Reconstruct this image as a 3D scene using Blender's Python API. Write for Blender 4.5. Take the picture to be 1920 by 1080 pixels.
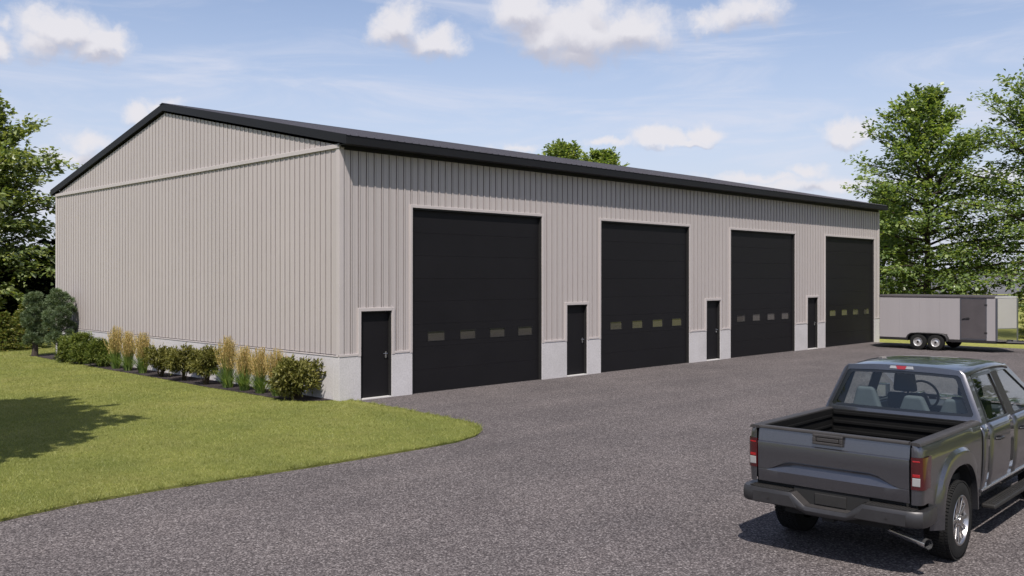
import bpy, bmesh, math, random
import numpy as np
from mathutils import Vector, Matrix

for o in list(bpy.data.objects):
    bpy.data.objects.remove(o, do_unlink=True)
S = bpy.context.scene
COL = S.collection
R = math.radians
rnd = random.Random(7)
nrg = np.random.default_rng(11)

# ------------------------------------------------------------------ camera
CAM = Vector((-12.584, -18.321, 2.931))
YAW = 0.786
F_PX, HOR = 1736.8, 521.6
cd = bpy.data.cameras.new('camera')
cd.sensor_width = 36.0
cd.lens = 36.0 * F_PX / 1920.0
cd.shift_y = -(540 - HOR) / 1920.0
cd.clip_start = 0.1
cd.clip_end = 6000
cam = bpy.data.objects.new('camera', cd)
cam.location = CAM
cam.rotation_euler = (R(90), 0, -YAW)
COL.objects.link(cam)
S.camera = cam

# ------------------------------------------------------------------ light
SUN_D = Vector((0.49, 0.40, -0.93)).normalized()          # travel direction
SUN_EL = math.asin(-SUN_D.z)
SUN_AZ = math.atan2(-SUN_D.x, -SUN_D.y)                    # clockwise from +Y
sl = bpy.data.lights.new('sun', 'SUN')
sl.energy = 3.9
sl.angle = R(0.5)
sl.color = (1.0, 0.93, 0.86)
sun = bpy.data.objects.new('sun', sl)
sun.rotation_euler = SUN_D.to_track_quat('-Z', 'Y').to_euler()
sun.location = (0, 0, 60)
COL.objects.link(sun)

S.view_settings.view_transform = 'Standard'
S.view_settings.look = 'None'
S.view_settings.gamma = 1.0
S.view_settings.exposure = 0.52
S.view_settings.use_curve_mapping = False
S.cycles.use_denoising = True
S.cycles.max_bounces = 8
S.cycles.transparent_max_bounces = 24
S.cycles.caustics_reflective = False
S.cycles.caustics_refractive = False

# ------------------------------------------------------------------ world
SKY_STRENGTH = 0.100
W = bpy.data.worlds.new('World')
S.world = W
W.use_nodes = True


def sky_dir(u, v):
    """azimuth/elevation of a place in the sky"""
    a = math.atan2(u - 960, F_PX)
    el = math.atan2(HOR - v, math.hypot(F_PX, u - 960))
    return YAW + a, el


def build_world():
    nt = W.node_tree
    nt.nodes.clear()
    N, L = nt.nodes.new, nt.links.new
    # ---- density group
    g = bpy.data.node_groups.new('cloud_density', 'ShaderNodeTree')
    g.interface.new_socket('Dir', in_out='INPUT', socket_type='NodeSocketVector')
    g.interface.new_socket('Lift', in_out='INPUT', socket_type='NodeSocketFloat')
    g.interface.new_socket('Density', in_out='OUTPUT', socket_type='NodeSocketFloat')
    gn, gl = g.nodes.new, g.links.new
    gi, go = gn('NodeGroupInput'), gn('NodeGroupOutput')

    def M(op, a, b=None, clamp=False):
        n = gn('ShaderNodeMath')
        n.operation = op
        n.use_clamp = clamp
        for i, x in enumerate((a, b)):
            if x is None:
                continue
            if isinstance(x, (int, float)):
                n.inputs[i].default_value = x
            else:
                gl(x, n.inputs[i])
        return n.outputs[0]
    # warp
    nz = gn('ShaderNodeTexNoise')
    nz.inputs['Scale'].default_value = 17
    nz.inputs['Detail'].default_value = 5
    nz.inputs['Roughness'].default_value = 0.6
    gl(gi.outputs[0], nz.inputs['Vector'])
    sub = gn('ShaderNodeVectorMath'); sub.operation = 'SUBTRACT'
    gl(nz.outputs['Color'], sub.inputs[0]); sub.inputs[1].default_value = (.5, .5, .5)
    sc = gn('ShaderNodeVectorMath'); sc.operation = 'SCALE'
    gl(sub.outputs[0], sc.inputs[0]); sc.inputs['Scale'].default_value = 0.045
    ad = gn('ShaderNodeVectorMath'); ad.operation = 'ADD'
    gl(gi.outputs[0], ad.inputs[0]); gl(sc.outputs[0], ad.inputs[1])
    sep = gn('ShaderNodeSeparateXYZ'); gl(ad.outputs[0], sep.inputs[0])
    az = M('ARCTAN2', sep.outputs[0], sep.outputs[1])
    el = M('ADD', M('ARCSINE', sep.outputs[2]), gi.outputs[1])
    k = 1.0 / F_PX
    puffs = []
    for u, v, a, b, s in [
        (752, 40, 58, 44, 1), (818, 72, 66, 32, .95), (720, 60, 40, 35, .7),
        (985, 22, 62, 46, 1), (1085, 62, 118, 60, 1), (1185, 55, 74, 46, 1), (1075, 104, 70, 22, .8), (1010, 70, 60, 44, .9), (1110, 10, 60, 30, .8),
        (1312, 34, 44, 24, .55), (1412, 10, 66, 36, .8), (1360, 30, 60, 26, .65),
        (112, 48, 66, 42, 1), (186, 74, 54, 32, 1), (170, 92, 58, 18, .8), (70, 74, 44, 30, .75),
        (-8, 82, 30, 24, .8), (10, 40, 20, 16, .5),
        (1150, 272, 60, 9, .85), (1238, 259, 66, 19, 1), (1308, 252, 44, 19, 1), (1270, 268, 70, 10, .9),
        (1583, 243, 46, 23, 1), (1620, 250, 30, 12, .6),
        (1512, 318, 38, 15, .8), (1420, 332, 120, 12, .75), (1560, 348, 100, 14, .75), (1480, 345, 90, 16, .7),
        (170, 270, 48, 22, .75), (262, 208, 34, 20, .85), (302, 192, 40, 14, .7), (135, 300, 60, 18, .6),
        (968, 280, 50, 9, .6), (1745, 345, 90, 14, .5), (1870, 330, 80, 16, .5),
    ]:
        A, E = sky_dir(u, v)
        puffs.append((A, E, a * k * 1.18, b * k * 1.25, s))
    pr = random.Random(3)
    for i in range(26):                                    # the rest of the sky, same sort of cumulus
        A = YAW + R(36) + i * R(288) / 26 + pr.uniform(-.05, .05)
        A = (A + math.pi) % (2 * math.pi) - math.pi
        E = pr.uniform(R(7), R(40))
        w = pr.uniform(.035, .09)
        puffs.append((A, E, w, w * pr.uniform(.35, .6), pr.uniform(.8, 1)))
    cur = None
    for A, E, a, b, s in puffs:
        A = (A + math.pi) % (2 * math.pi) - math.pi
        ca = math.cos(E)
        dx = M('MULTIPLY', M('SUBTRACT', az, A), ca / a)
        dy = M('MULTIPLY', M('SUBTRACT', el, E), 1 / b)
        d2 = M('ADD', M('MULTIPLY', dx, dx), M('MULTIPLY', dy, dy))
        f = M('MULTIPLY', M('SUBTRACT', 1.0, M('SQRT', d2)), s)
        if cur is None:
            cur = f
        else:
            n = gn('ShaderNodeMath'); n.operation = 'SMOOTH_MAX'
            gl(cur, n.inputs[0]); gl(f, n.inputs[1]); n.inputs[2].default_value = .12
            cur = n.outputs[0]
    fine = gn('ShaderNodeTexNoise')
    fine.inputs['Scale'].default_value = 42
    fine.inputs['Detail'].default_value = 7
    fine.inputs['Roughness'].default_value = 0.62
    gl(ad.outputs[0], fine.inputs['Vector'])
    cur = M('ADD', cur, M('MULTIPLY', M('SUBTRACT', fine.outputs['Fac'], .5), .95))
    gl(cur, go.inputs[0])

    tc = N('ShaderNodeTexCoord')
    nrm = N('ShaderNodeVectorMath'); nrm.operation = 'NORMALIZE'
    L(tc.outputs['Generated'], nrm.inputs[0])
    D = nrm.outputs[0]

    def grp(lift):
        n = N('ShaderNodeGroup'); n.node_tree = g
        L(D, n.inputs[0]); n.inputs[1].default_value = lift
        return n.outputs[0]

    def M2(op, a, b=None, clamp=False):
        n = N('ShaderNodeMath'); n.operation = op; n.use_clamp = clamp
        for i, x in enumerate((a, b)):
            if x is None:
                continue
            if isinstance(x, (int, float)):
                n.inputs[i].default_value = x
            else:
                L(x, n.inputs[i])
        return n.outputs[0]

    def ramp(x, lo, hi, t0=0.0, t1=1.0):
        n = N('ShaderNodeMapRange'); n.interpolation_type = 'SMOOTHSTEP'
        L(x, n.inputs['Value'])
        n.inputs['From Min'].default_value = lo; n.inputs['From Max'].default_value = hi
        n.inputs['To Min'].default_value = t0; n.inputs['To Max'].default_value = t1
        return n.outputs['Result']
    d0, d1 = grp(0.0), grp(0.02)
    mask = ramp(d0, -.04, .62, 0, .96)
    shade = M2('SUBTRACT', d0, d1)
    lit = ramp(shade, -.42, .30)
    # thin cirrus streaks
    mp = N('ShaderNodeMapping'); L(D, mp.inputs['Vector'])
    mp.inputs['Rotation'].default_value = (0, R(9), R(20))
    mp.inputs['Scale'].default_value = (3.0, 3.0, 22)
    cz = N('ShaderNodeTexNoise'); L(mp.outputs[0], cz.inputs['Vector'])
    cz.inputs['Scale'].default_value = 1.1; cz.inputs['Detail'].default_value = 8; cz.inputs['Roughness'].default_value = .62
    cz.inputs['Distortion'].default_value = .7
    cir = ramp(cz.outputs['Fac'], .42, .76, 0, .68)
    sk = N('ShaderNodeTexSky'); sk.sky_type = 'NISHITA'; sk.sun_disc = False
    sk.sun_elevation = SUN_EL; sk.sun_rotation = SUN_AZ
    sk.air_density = 1.0; sk.dust_density = 0.5; sk.ozone_density = 1.3
    hs = N('ShaderNodeHueSaturation'); L(sk.outputs[0], hs.inputs['Color'])
    hs.inputs['Saturation'].default_value = .90
    bg0 = N('ShaderNodeBackground'); tn = N('ShaderNodeMix'); tn.data_type = 'RGBA'; tn.blend_type = 'MULTIPLY'; tn.inputs[0].default_value = 1
    L(hs.outputs[0], tn.inputs[6]); tn.inputs[7].default_value = (1.0, .955, 1.0, 1)
    L(tn.outputs[2], bg0.inputs['Color']); bg0.inputs['Strength'].default_value = SKY_STRENGTH
    # pale air low over the horizon, all the way round
    sp = N('ShaderNodeSeparateXYZ'); L(D, sp.inputs[0])
    low = ramp(sp.outputs[2], -.05, .34, .96, 0.0)
    bh = N('ShaderNodeBackground'); bh.inputs['Color'].default_value = (.415, .438, .530, 1)
    bg = N('ShaderNodeMixShader'); L(low, bg.inputs[0]); L(bg0.outputs[0], bg.inputs[1]); L(bh.outputs[0], bg.inputs[2])
    cc = N('ShaderNodeMix'); cc.data_type = 'RGBA'
    cc.inputs[6].default_value = (.37, .37, .43, 1)
    cc.inputs[7].default_value = (.565, .555, .585, 1)
    L(lit, cc.inputs[0])
    bc = N('ShaderNodeBackground'); L(cc.outputs[2], bc.inputs['Color']); bc.inputs['Strength'].default_value = 1.0
    bw = N('ShaderNodeBackground'); bw.inputs['Color'].default_value = (.52, .53, .60, 1); bw.inputs['Strength'].default_value = 1
    m1 = N('ShaderNodeMixShader'); L(cir, m1.inputs[0]); L(bg.outputs[0], m1.inputs[1]); L(bw.outputs[0], m1.inputs[2])
    m2 = N('ShaderNodeMixShader'); L(mask, m2.inputs[0]); L(m1.outputs[0], m2.inputs[1]); L(bc.outputs[0], m2.inputs[2])
    out = N('ShaderNodeOutputWorld'); L(m2.outputs[0], out.inputs['Surface'])
    W.cycles.sampling_method = 'MANUAL'
    W.cycles.sample_map_resolution = 512


build_world()

# ------------------------------------------------------------------ helpers
def tag(o, label=None, cat=None, group=None, kind=None):
    if label: o['label'] = label
    if cat: o['category'] = cat
    if group: o['group'] = group
    if kind: o['kind'] = kind
    return o


def empty(name, loc, rz=0.0, label=None, cat=None, group=None):
    o = bpy.data.objects.new(name, None)
    o.empty_display_size = .2
    o.location = loc
    o.rotation_euler = (0, 0, rz)
    COL.objects.link(o)
    return tag(o, label, cat, group)


def link(name, me, mats, parent=None):
    o = bpy.data.objects.new(name, me)
    for m in (mats if isinstance(mats, (list, tuple)) else [mats]):
        if m.name not in [x.name for x in me.materials]:
            me.materials.append(m)
    if parent is not None:
        o.parent = parent
    COL.objects.link(o)
    return o


def np_mesh(name, V, Fc, mats, parent=None, smooth=False, midx=None):
    V = np.asarray(V, np.float32).reshape(-1, 3)
    Fc = np.asarray(Fc, np.int32)
    m, k = Fc.shape
    me = bpy.data.meshes.new(name)
    me.vertices.add(len(V)); me.vertices.foreach_set('co', V.ravel())
    me.loops.add(m * k); me.loops.foreach_set('vertex_index', Fc.ravel())
    me.polygons.add(m)
    me.polygons.foreach_set('loop_start', np.arange(0, m * k, k, dtype=np.int32))
    try:
        me.polygons.foreach_set('loop_total', np.full(m, k, np.int32))
    except Exception:
        pass
    me.update(calc_edges=True)
    if midx is not None:
        for mt in mats:
            me.materials.append(mt)
        me.polygons.foreach_set('material_index', np.asarray(midx, np.int32))
    if smooth:
        me.polygons.foreach_set('use_smooth', np.ones(m, bool))
    me.validate()
    return link(name, me, mats, parent)


class MB:
    """collects shapes, then links them as ONE mesh"""
    def __init__(s):
        s.v, s.f, s.mi = [], [], []
        s.m = 0

    def add(s, vs, fs):
        b = len(s.v)
        s.v += [tuple(x) for x in vs]
        for f in fs:
            s.f.append([b + i for i in f]); s.mi.append(s.m)
        return s

    def box(s, x0, x1, y0, y1, z0, z1):
        vs = [(x, y, z) for x in (x0, x1) for y in (y0, y1) for z in (z0, z1)]
        return s.add(vs, [(0, 1, 3, 2), (4, 6, 7, 5), (0, 4, 5, 1), (2, 3, 7, 6), (0, 2, 6, 4), (1, 5, 7, 3)])

    def grid(s, rows, close_u=False, close_v=False):
        nr, nc = len(rows), len(rows[0])
        vs = [p for r in rows for p in r]
        fs = []
        for i in range(nr if close_v else nr - 1):
            for j in range(nc if close_u else nc - 1):
                a, b = i, (i + 1) % nr
                c, d = j, (j + 1) % nc
                fs.append((a * nc + c, a * nc + d, b * nc + d, b * nc + c))
        return s.add(vs, fs)

    def poly(s, pts):
        return s.add(pts, [tuple(range(len(pts)))])

    def slab(s, pts, off):
        """polygon pushed along off: a closed solid"""
        n = len(pts)
        o = Vector(off)
        vs = [Vector(p) for p in pts] + [Vector(p) + o for p in pts]
        fs = [tuple(range(n)), tuple(range(2 * n - 1, n - 1, -1))]
        fs += [(i, n + i, n + (i + 1) % n, (i + 1) % n) for i in range(n)]
        return s.add(vs, fs)

    def tube(s, pts, rad, n=8, cap=True):
        pts = [Vector(p) for p in pts]
        if not isinstance(rad, (list, tuple)):
            rad = [rad] * len(pts)
        rows = []
        t0 = (pts[1] - pts[0]).normalized()
        up = Vector((0, 0, 1)) if abs(t0.z) < .9 else Vector((1, 0, 0))
        for i, p in enumerate(pts):
            t = (pts[min(i + 1, len(pts) - 1)] - pts[max(i - 1, 0)]).normalized()
            a = t.cross(up).normalized()
            b = a.cross(t).normalized()
            rows.append([p + (a * math.cos(q) + b * math.sin(q)) * rad[i] for q in [2 * math.pi * k / n for k in range(n)]])
        s.grid(rows, close_u=True)
        if cap:
            s.poly(list(reversed(rows[0]))); s.poly(rows[-1])
        return s

    def lathe(s, prof, n=32, axis='x', c=(0, 0, 0), cap=False):
        """prof: list of (along axis, radius)"""
        rows = []
        for a, r in prof:
            row = []
            for k in range(n):
                q = 2 * math.pi * k / n
                if axis == 'x':
                    row.append((c[0] + a, c[1] + r * math.cos(q), c[2] + r * math.sin(q)))
                elif axis == 'y':
                    row.append((c[0] + r * math.cos(q), c[1] + a, c[2] + r * math.sin(q)))
                else:
                    row.append((c[0] + r * math.cos(q), c[1] + r * math.sin(q), c[2] + a))
            rows.append(row)
        s.grid(rows, close_u=True)
        if cap:
            s.poly(rows[0]); s.poly(rows[-1])
        return s

    def build(s, name, mats, parent=None, smooth=None, bevel=0, seg=2, recalc=True):
        mats = mats if isinstance(mats, (list, tuple)) else [mats]
        me = bpy.data.meshes.new(name)
        me.from_pydata(s.v, [], s.f)
        for m in mats:
            me.materials.append(m)
        me.polygons.foreach_set('material_index', s.mi)
        if recalc:
            bm = bmesh.new(); bm.from_mesh(me)
            bmesh.ops.remove_doubles(bm, verts=bm.verts, dist=1e-5)
            bmesh.ops.recalc_face_normals(bm, faces=bm.faces)
            bm.to_mesh(me); bm.free()
        o = bpy.data.objects.new(name, me)
        if parent is not None:
            o.parent = parent
        COL.objects.link(o)
        if bevel:
            b = o.modifiers.new('edge', 'BEVEL'); b.width = bevel; b.segments = seg
            b.limit_method = 'ANGLE'; b.angle_limit = R(35)
        if smooth is not None:
            me.polygons.foreach_set('use_smooth', np.ones(len(me.polygons), bool))
            try:
                me.set_sharp_from_angle(angle=R(smooth))
            except Exception:
                pass
        return o


# ------------------------------------------------------------------ materials
def mat(name, col=(.5, .5, .5), rough=.6, metal=0.0, spec=.5, coat=0.0, coat_r=.05):
    m = bpy.data.materials.new(name)
    m.use_nodes = True
    b = m.node_tree.nodes['Principled BSDF']
    b.inputs['Base Color'].default_value = (*col, 1)
    b.inputs['Roughness'].default_value = rough
    b.inputs['Metallic'].default_value = metal
    b.inputs['Specular IOR Level'].default_value = spec
    b.inputs['Coat Weight'].default_value = coat
    b.inputs['Coat Roughness'].default_value = coat_r
    return m


def nodes(m):
    nt = m.node_tree
    return nt, nt.nodes.new, nt.links.new, nt.nodes['Principled BSDF']


def noise(nt, scale, detail=4, rough=.55, vec=None, dist=0.0):
    n = nt.nodes.new('ShaderNodeTexNoise')
    n.inputs['Scale'].default_value = scale
    n.inputs['Detail'].default_value = detail
    n.inputs['Roughness'].default_value = rough
    n.inputs['Distortion'].default_value = dist
    if vec is not None:
        nt.links.new(vec, n.inputs['Vector'])
    return n


def cramp(nt, src, stops):
    n = nt.nodes.new('ShaderNodeValToRGB')
    e = n.color_ramp.elements
    while len(e) < len(stops):
        e.new(.5)
    for i, (p, c) in enumerate(stops):
        e[i].position = p
        e[i].color = (*c, 1) if len(c) == 3 else c
    nt.links.new(src, n.inputs['Fac'])
    return n


def mix(nt, a, b, fac, mode='MIX'):
    n = nt.nodes.new('ShaderNodeMix'); n.data_type = 'RGBA'; n.blend_type = mode
    for s, x in ((0, fac), (6, a), (7, b)):
        if isinstance(x, (int, float)):
            n.inputs[s].default_value = x
        elif isinstance(x, tuple):
            n.inputs[s].default_value = (*x, 1) if len(x) == 3 else x
        else:
            nt.links.new(x, n.inputs[s])
    return n.outputs[2]


def bump(nt, h, strength, dist, bsdf):
    n = nt.nodes.new('ShaderNodeBump')
    n.inputs['Strength'].default_value = strength
    n.inputs['Distance'].default_value = dist
    nt.links.new(h, n.inputs['Height'])
    nt.links.new(n.outputs[0], bsdf.inputs['Normal'])
    return n


def weathered(name, col, rough, scale=3.0, amt=.12, metal=0.0, spec=.5, bump_s=0.0, fine=60, stretch=None):
    """a coat of paint or metal with faint uneven wear in colour and gloss"""
    m = mat(name, col, rough, metal, spec)
    nt, N, L, b = nodes(m)
    tc = N('ShaderNodeTexCoord')
    v = tc.outputs['Object']
    if stretch:
        mp = N('ShaderNodeMapping'); mp.inputs['Scale'].default_value = stretch; L(v, mp.inputs['Vector']); v = mp.outputs[0]
    n1 = noise(nt, scale, 6, .65, v)
    n2 = noise(nt, fine, 3, .6, v)
    lo = tuple(c * (1 - amt) for c in col); hi = tuple(min(1, c * (1 + amt)) for c in col)
    c1 = cramp(nt, n1.outputs['Fac'], [(.3, lo), (.7, hi)])
    c2 = cramp(nt, n2.outputs['Fac'], [(.3, (1 - amt * .7,) * 3), (.7, (1, 1, 1))])
    L(mix(nt, c1.outputs[0], c2.outputs[0], 1.0, 'MULTIPLY'), b.inputs['Base Color'])
    mr = N('ShaderNodeMapRange'); L(n1.outputs['Fac'], mr.inputs['Value'])
    mr.inputs['To Min'].default_value = max(.02, rough - .1); mr.inputs['To Max'].default_value = min(1, rough + .1)
    L(mr.outputs[0], b.inputs['Roughness'])
    if bump_s:
        bump(nt, n2.outputs['Fac'], bump_s, .01, b)
    return m


def leaf_mat(name, dark, mid, light, trans=.35, gloss=.08):
    m = bpy.data.materials.new(name)
    m.use_nodes = True
    nt = m.node_tree; nt.nodes.clear()
    N, L = nt.nodes.new, nt.links.new
    g = N('ShaderNodeNewGeometry')
    cr = cramp(nt, g.outputs['Random Per Island'], [(0, dark), (.5, mid), (1, light)])
    tc = N('ShaderNodeTexCoord')
    n = noise(nt, .9, 3, .6, tc.outputs['Object'])
    v = cramp(nt, n.outputs['Fac'], [(.3, (.72, .72, .70)), (.7, (1.15, 1.12, 1.0))])
    c = mix(nt, cr.outputs[0], v.outputs[0], 1.0, 'MULTIPLY')
    d = N('ShaderNodeBsdfDiffuse'); L(c, d.inputs[0])
    t = N('ShaderNodeBsdfTranslucent')
    L(mix(nt, c, (1.25, 1.2, .5), 1.0, 'MULTIPLY'), t.inputs[0])
    a = N('ShaderNodeMixShader'); a.inputs[0].default_value = trans
    L(d.outputs[0], a.inputs[1]); L(t.outputs[0], a.inputs[2])
    gl = N('ShaderNodeBsdfGlossy'); gl.inputs['Roughness'].default_value = .42
    gl.inputs[0].default_value = (.8, .8, .8, 1)
    b = N('ShaderNodeMixShader'); b.inputs[0].default_value = gloss
    L(a.outputs[0], b.inputs[1]); L(gl.outputs[0], b.inputs[2])
    o = N('ShaderNodeOutputMaterial'); L(b.outputs[0], o.inputs[0])
    return m


def glass_mat(name, tint, rough=.02, through=.75):
    """thin sheet of glass: lets light through, mirrors at grazing angles"""
    m = bpy.data.materials.new(name)
    m.use_nodes = True
    nt = m.node_tree; nt.nodes.clear()
    N, L = nt.nodes.new, nt.links.new
    t = N('ShaderNodeBsdfTransparent'); t.inputs[0].default_value = (*tint, 1)
    g = N('ShaderNodeBsdfGlossy'); g.inputs['Roughness'].default_value = rough
    lw = N('ShaderNodeLayerWeight'); lw.inputs[0].default_value = .5
    pw = N('ShaderNodeMath'); pw.operation = 'POWER'; L(lw.outputs['Facing'], pw.inputs[0]); pw.inputs[1].default_value = 4.0
    mr = N('ShaderNodeMath'); mr.operation = 'MULTIPLY_ADD'; mr.use_clamp = True
    L(pw.outputs[0], mr.inputs[0]); mr.inputs[1].default_value = .90; mr.inputs[2].default_value = .06
    mx = N('ShaderNodeMixShader'); L(mr.outputs[0], mx.inputs[0])
    L(t.outputs[0], mx.inputs[1]); L(g.outputs[0], mx.inputs[2])
    o = N('ShaderNodeOutputMaterial'); L(mx.outputs[0], o.inputs[0])
    return m


def concrete_mat():
    m = mat('cast concrete', (.5, .48, .48), .85, spec=.3)
    nt, N, L, b = nodes(m)
    tc = N('ShaderNodeTexCoord')
    n1 = noise(nt, .9, 6, .65, tc.outputs['Object'])
    n2 = noise(nt, 28, 5, .7, tc.outputs['Object'])
    c = cramp(nt, n1.outputs['Fac'], [(.25, (.47, .455, .455)), (.5, (.535, .515, .52)), (.75, (.58, .56, .57))])
    c2 = cramp(nt, n2.outputs['Fac'], [(.35, (.84, .84, .84)), (.62, (1.04, 1.04, 1.04))])
    L(mix(nt, c.outputs[0], c2.outputs[0], 1.0, 'MULTIPLY'), b.inputs['Base Color'])
    bump(nt, n2.outputs['Fac'], .35, .01, b)
    return m


def gravel_mat():
    m = mat('crushed stone', (.12, .11, .11), .95, spec=.25)
    nt, N, L, b = nodes(m)
    tc = N('ShaderNodeTexCoord')
    P = tc.outputs['Object']
    wv = noise(nt, 30, 2, .5, P)
    vo = N('ShaderNodeTexVoronoi'); vo.feature = 'F1'; vo.inputs['Scale'].default_value = 46
    L(P, vo.inputs['Vector'])
    vo2 = N('ShaderNodeTexVoronoi'); vo2.inputs['Scale'].default_value = 88; L(P, vo2.inputs['Vector'])
    sep = N('ShaderNodeSeparateColor'); L(vo.outputs['Color'], sep.inputs[0])
    sep2 = N('ShaderNodeSeparateColor'); L(vo2.outputs['Color'], sep2.inputs[0])
    st = cramp(nt, sep.outputs[0], [(0, (.064, .056, .057)), (.45, (.144, .127, .127)), (.8, (.225, .202, .202)), (1, (.42, .39, .385))])
    st2 = cramp(nt, sep2.outputs[1], [(0, (.060, .053, .054)), (.6, (.142, .126, .126)), (1, (.33, .305, .30))])
    c = mix(nt, st.outputs[0], st2.outputs[0], .4)
    gap = cramp(nt, vo.outputs['Distance'], [(.25, (1, 1, 1)), (.75, (.35, .35, .36))])
    c = mix(nt, c, gap.outputs[0], .9, 'MULTIPLY')
    big = noise(nt, .35, 5, .6, P)
    bv = cramp(nt, big.outputs['Fac'], [(.3, (.84, .83, .83)), (.7, (1.14, 1.12, 1.10))])
    c = mix(nt, c, bv.outputs[0], 1.0, 'MULTIPLY')
    mp = N('ShaderNodeMapping'); mp.inputs['Scale'].default_value = (.12, 1.1, 1); L(P, mp.inputs['Vector'])
    tr = noise(nt, 1.0, 4, .6, mp.outputs[0])
    tv = cramp(nt, tr.outputs['Fac'], [(.35, (.92, .92, .92)), (.65, (1.07, 1.06, 1.05))])
    c = mix(nt, c, tv.outputs[0], 1.0, 'MULTIPLY')
    L(c, b.inputs['Base Color'])
    inv = N('ShaderNodeMath'); inv.operation = 'SUBTRACT'; inv.inputs[0].default_value = 1; L(vo.outputs['Distance'], inv.inputs[1])
    ad = N('ShaderNodeMath'); ad.operation = 'ADD'; L(inv.outputs[0], ad.inputs[0]); L(sep.outputs[1], ad.inputs[1])
    bump(nt, ad.outputs[0], .85, .010, b)
    return m


def ground_mat(name, a, bcol, c_, big=.25, fine=40, bs=.6):
    m = mat(name, a, .95, spec=.1)
    nt, N, L, b = nodes(m)
    tc = N('ShaderNodeTexCoord')
    P = tc.outputs['Object']
    n1 = noise(nt, big, 6, .62, P)
    n2 = noise(nt, fine, 5, .7, P)
    n3 = noise(nt, big * 9, 5, .6, P)
    c = cramp(nt, n1.outputs['Fac'], [(.3, a), (.5, bcol), (.7, c_)])
    f = cramp(nt, n2.outputs['Fac'], [(.3, (.62, .64, .6)), (.7, (1.25, 1.22, 1.2))])
    f3 = cramp(nt, n3.outputs['Fac'], [(.3, (.86, .88, .84)), (.7, (1.12, 1.1, 1.1))])
    x = mix(nt, c.outputs[0], f.outputs[0], 1.0, 'MULTIPLY')
    L(mix(nt, x, f3.outputs[0], 1.0, 'MULTIPLY'), b.inputs['Base Color'])
    bump(nt, n2.outputs['Fac'], bs, .03, b)
    return m


def bark_mat(name, a, bcol):
    m = mat(name, a, .95, spec=.15)
    nt, N, L, b = nodes(m)
    tc = N('ShaderNodeTexCoord')
    mp = N('ShaderNodeMapping'); mp.inputs['Scale'].default_value = (7, 7, 1.3); L(tc.outputs['Object'], mp.inputs['Vector'])
    n = noise(nt, 3, 6, .7, mp.outputs[0], .6)
    c = cramp(nt, n.outputs['Fac'], [(.3, a), (.7, bcol)])
    L(c.outputs[0], b.inputs['Base Color'])
    bump(nt, n.outputs['Fac'], .8, .03, b)
    return m


M = {}
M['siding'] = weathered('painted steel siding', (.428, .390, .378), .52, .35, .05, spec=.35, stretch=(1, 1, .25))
M['groove'] = weathered('shaded siding groove', (.320, .288, .284), .8, 1.5, .12, spec=.1)  # groove shade beside the ribs, painted in as a darker siding colour
M['trim'] = weathered('painted steel trim', (.470, .430, .420), .5, .6, .05, spec=.35)
M['concrete'] = concrete_mat()
M['roof'] = weathered('charcoal roof steel', (.052, .049, .057), .5, .5, .12, spec=.4)
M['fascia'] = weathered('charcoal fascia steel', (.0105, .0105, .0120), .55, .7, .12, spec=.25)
M['door'] = weathered('black door paint', (.0085, .0078, .0092), .6, .8, .12, spec=.22, bump_s=.04)
M['jamb'] = weathered('dark jamb seal', (.010, .0095, .0095), .7, 1, .1)
M['pane'] = mat('dark door glazing', (.055, .050, .045), .06, spec=1.0)
M['pane_edge'] = mat('black glazing bead', (.008, .008, .009), .5)
M['steel'] = mat('brushed steel', (.55, .55, .56), .3, 1.0)
M['sill'] = mat('aluminium threshold', (.72, .70, .68), .5, .3)
M['gravel'] = gravel_mat()
M['lawn'] = ground_mat('lawn turf', (.125, .150, .040), (.180, .192, .056), (.235, .228, .080), .35, 55)
M['field'] = ground_mat('rough field', (.20, .215, .060), (.25, .26, .075), (.29, .285, .095), .03, 6)
M['mulch'] = ground_mat('dark mulch', (.035, .029, .031), (.055, .047, .050), (.085, .073, .076), 1.2, 60, 1.0)
M['hill'] = ground_mat('haze-grey distant hillside', (.115, .115, .125), (.135, .135, .147), (.15, .15, .165), .01, .08, .1)  # distance haze is painted into this grey-blue
M['blade'] = leaf_mat('grass blades', (.145, .180, .045), (.240, .272, .076), (.38, .392, .150), .30, .02)
M['bark'] = bark_mat('grey brown bark', (.028, .022, .020), (.085, .068, .060))
M['stem'] = bark_mat('shrub stems', (.035, .026, .016), (.09, .07, .04))
M['leaf'] = leaf_mat('broad leaves', (.080, .145, .044), (.175, .265, .085), (.36, .45, .185), .54, .06)
M['leaf_left'] = leaf_mat('pale broad leaves', (.085, .135, .040), (.19, .255, .085), (.40, .45, .22), .46, .08)
M['leaf_far'] = leaf_mat('far broad leaves', (.10, .17, .05), (.21, .30, .095), (.40, .47, .20), .54, .05)
M['needle'] = leaf_mat('blue green needles', (.052, .092, .046), (.125, .18, .098), (.27, .33, .21), .22, .02)
M['yew'] = leaf_mat('yew needles', (.045, .078, .016), (.11, .155, .030), (.29, .33, .085), .28, .02)
M['spruce'] = leaf_mat('spruce needles', (.055, .10, .024), (.15, .205, .045), (.36, .31, .10), .32, .03)
M['shaded_spruce'] = leaf_mat('shaded woodland needles', (.006, .009, .004), (.011, .015, .007), (.020, .024, .012), .08, .02)  # under-canopy shade put into the near-black needle colour
M['olive'] = leaf_mat('olive shrub leaves', (.070, .078, .020), (.160, .166, .048), (.33, .315, .115), .32, .015)
M['reed'] = leaf_mat('green reed blades', (.075, .145, .030), (.17, .275, .075), (.36, .44, .16), .35, .03)
M['plume'] = leaf_mat('tan grass plumes', (.38, .27, .11), (.58, .44, .19), (.78, .62, .32), .3, .02)

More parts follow.
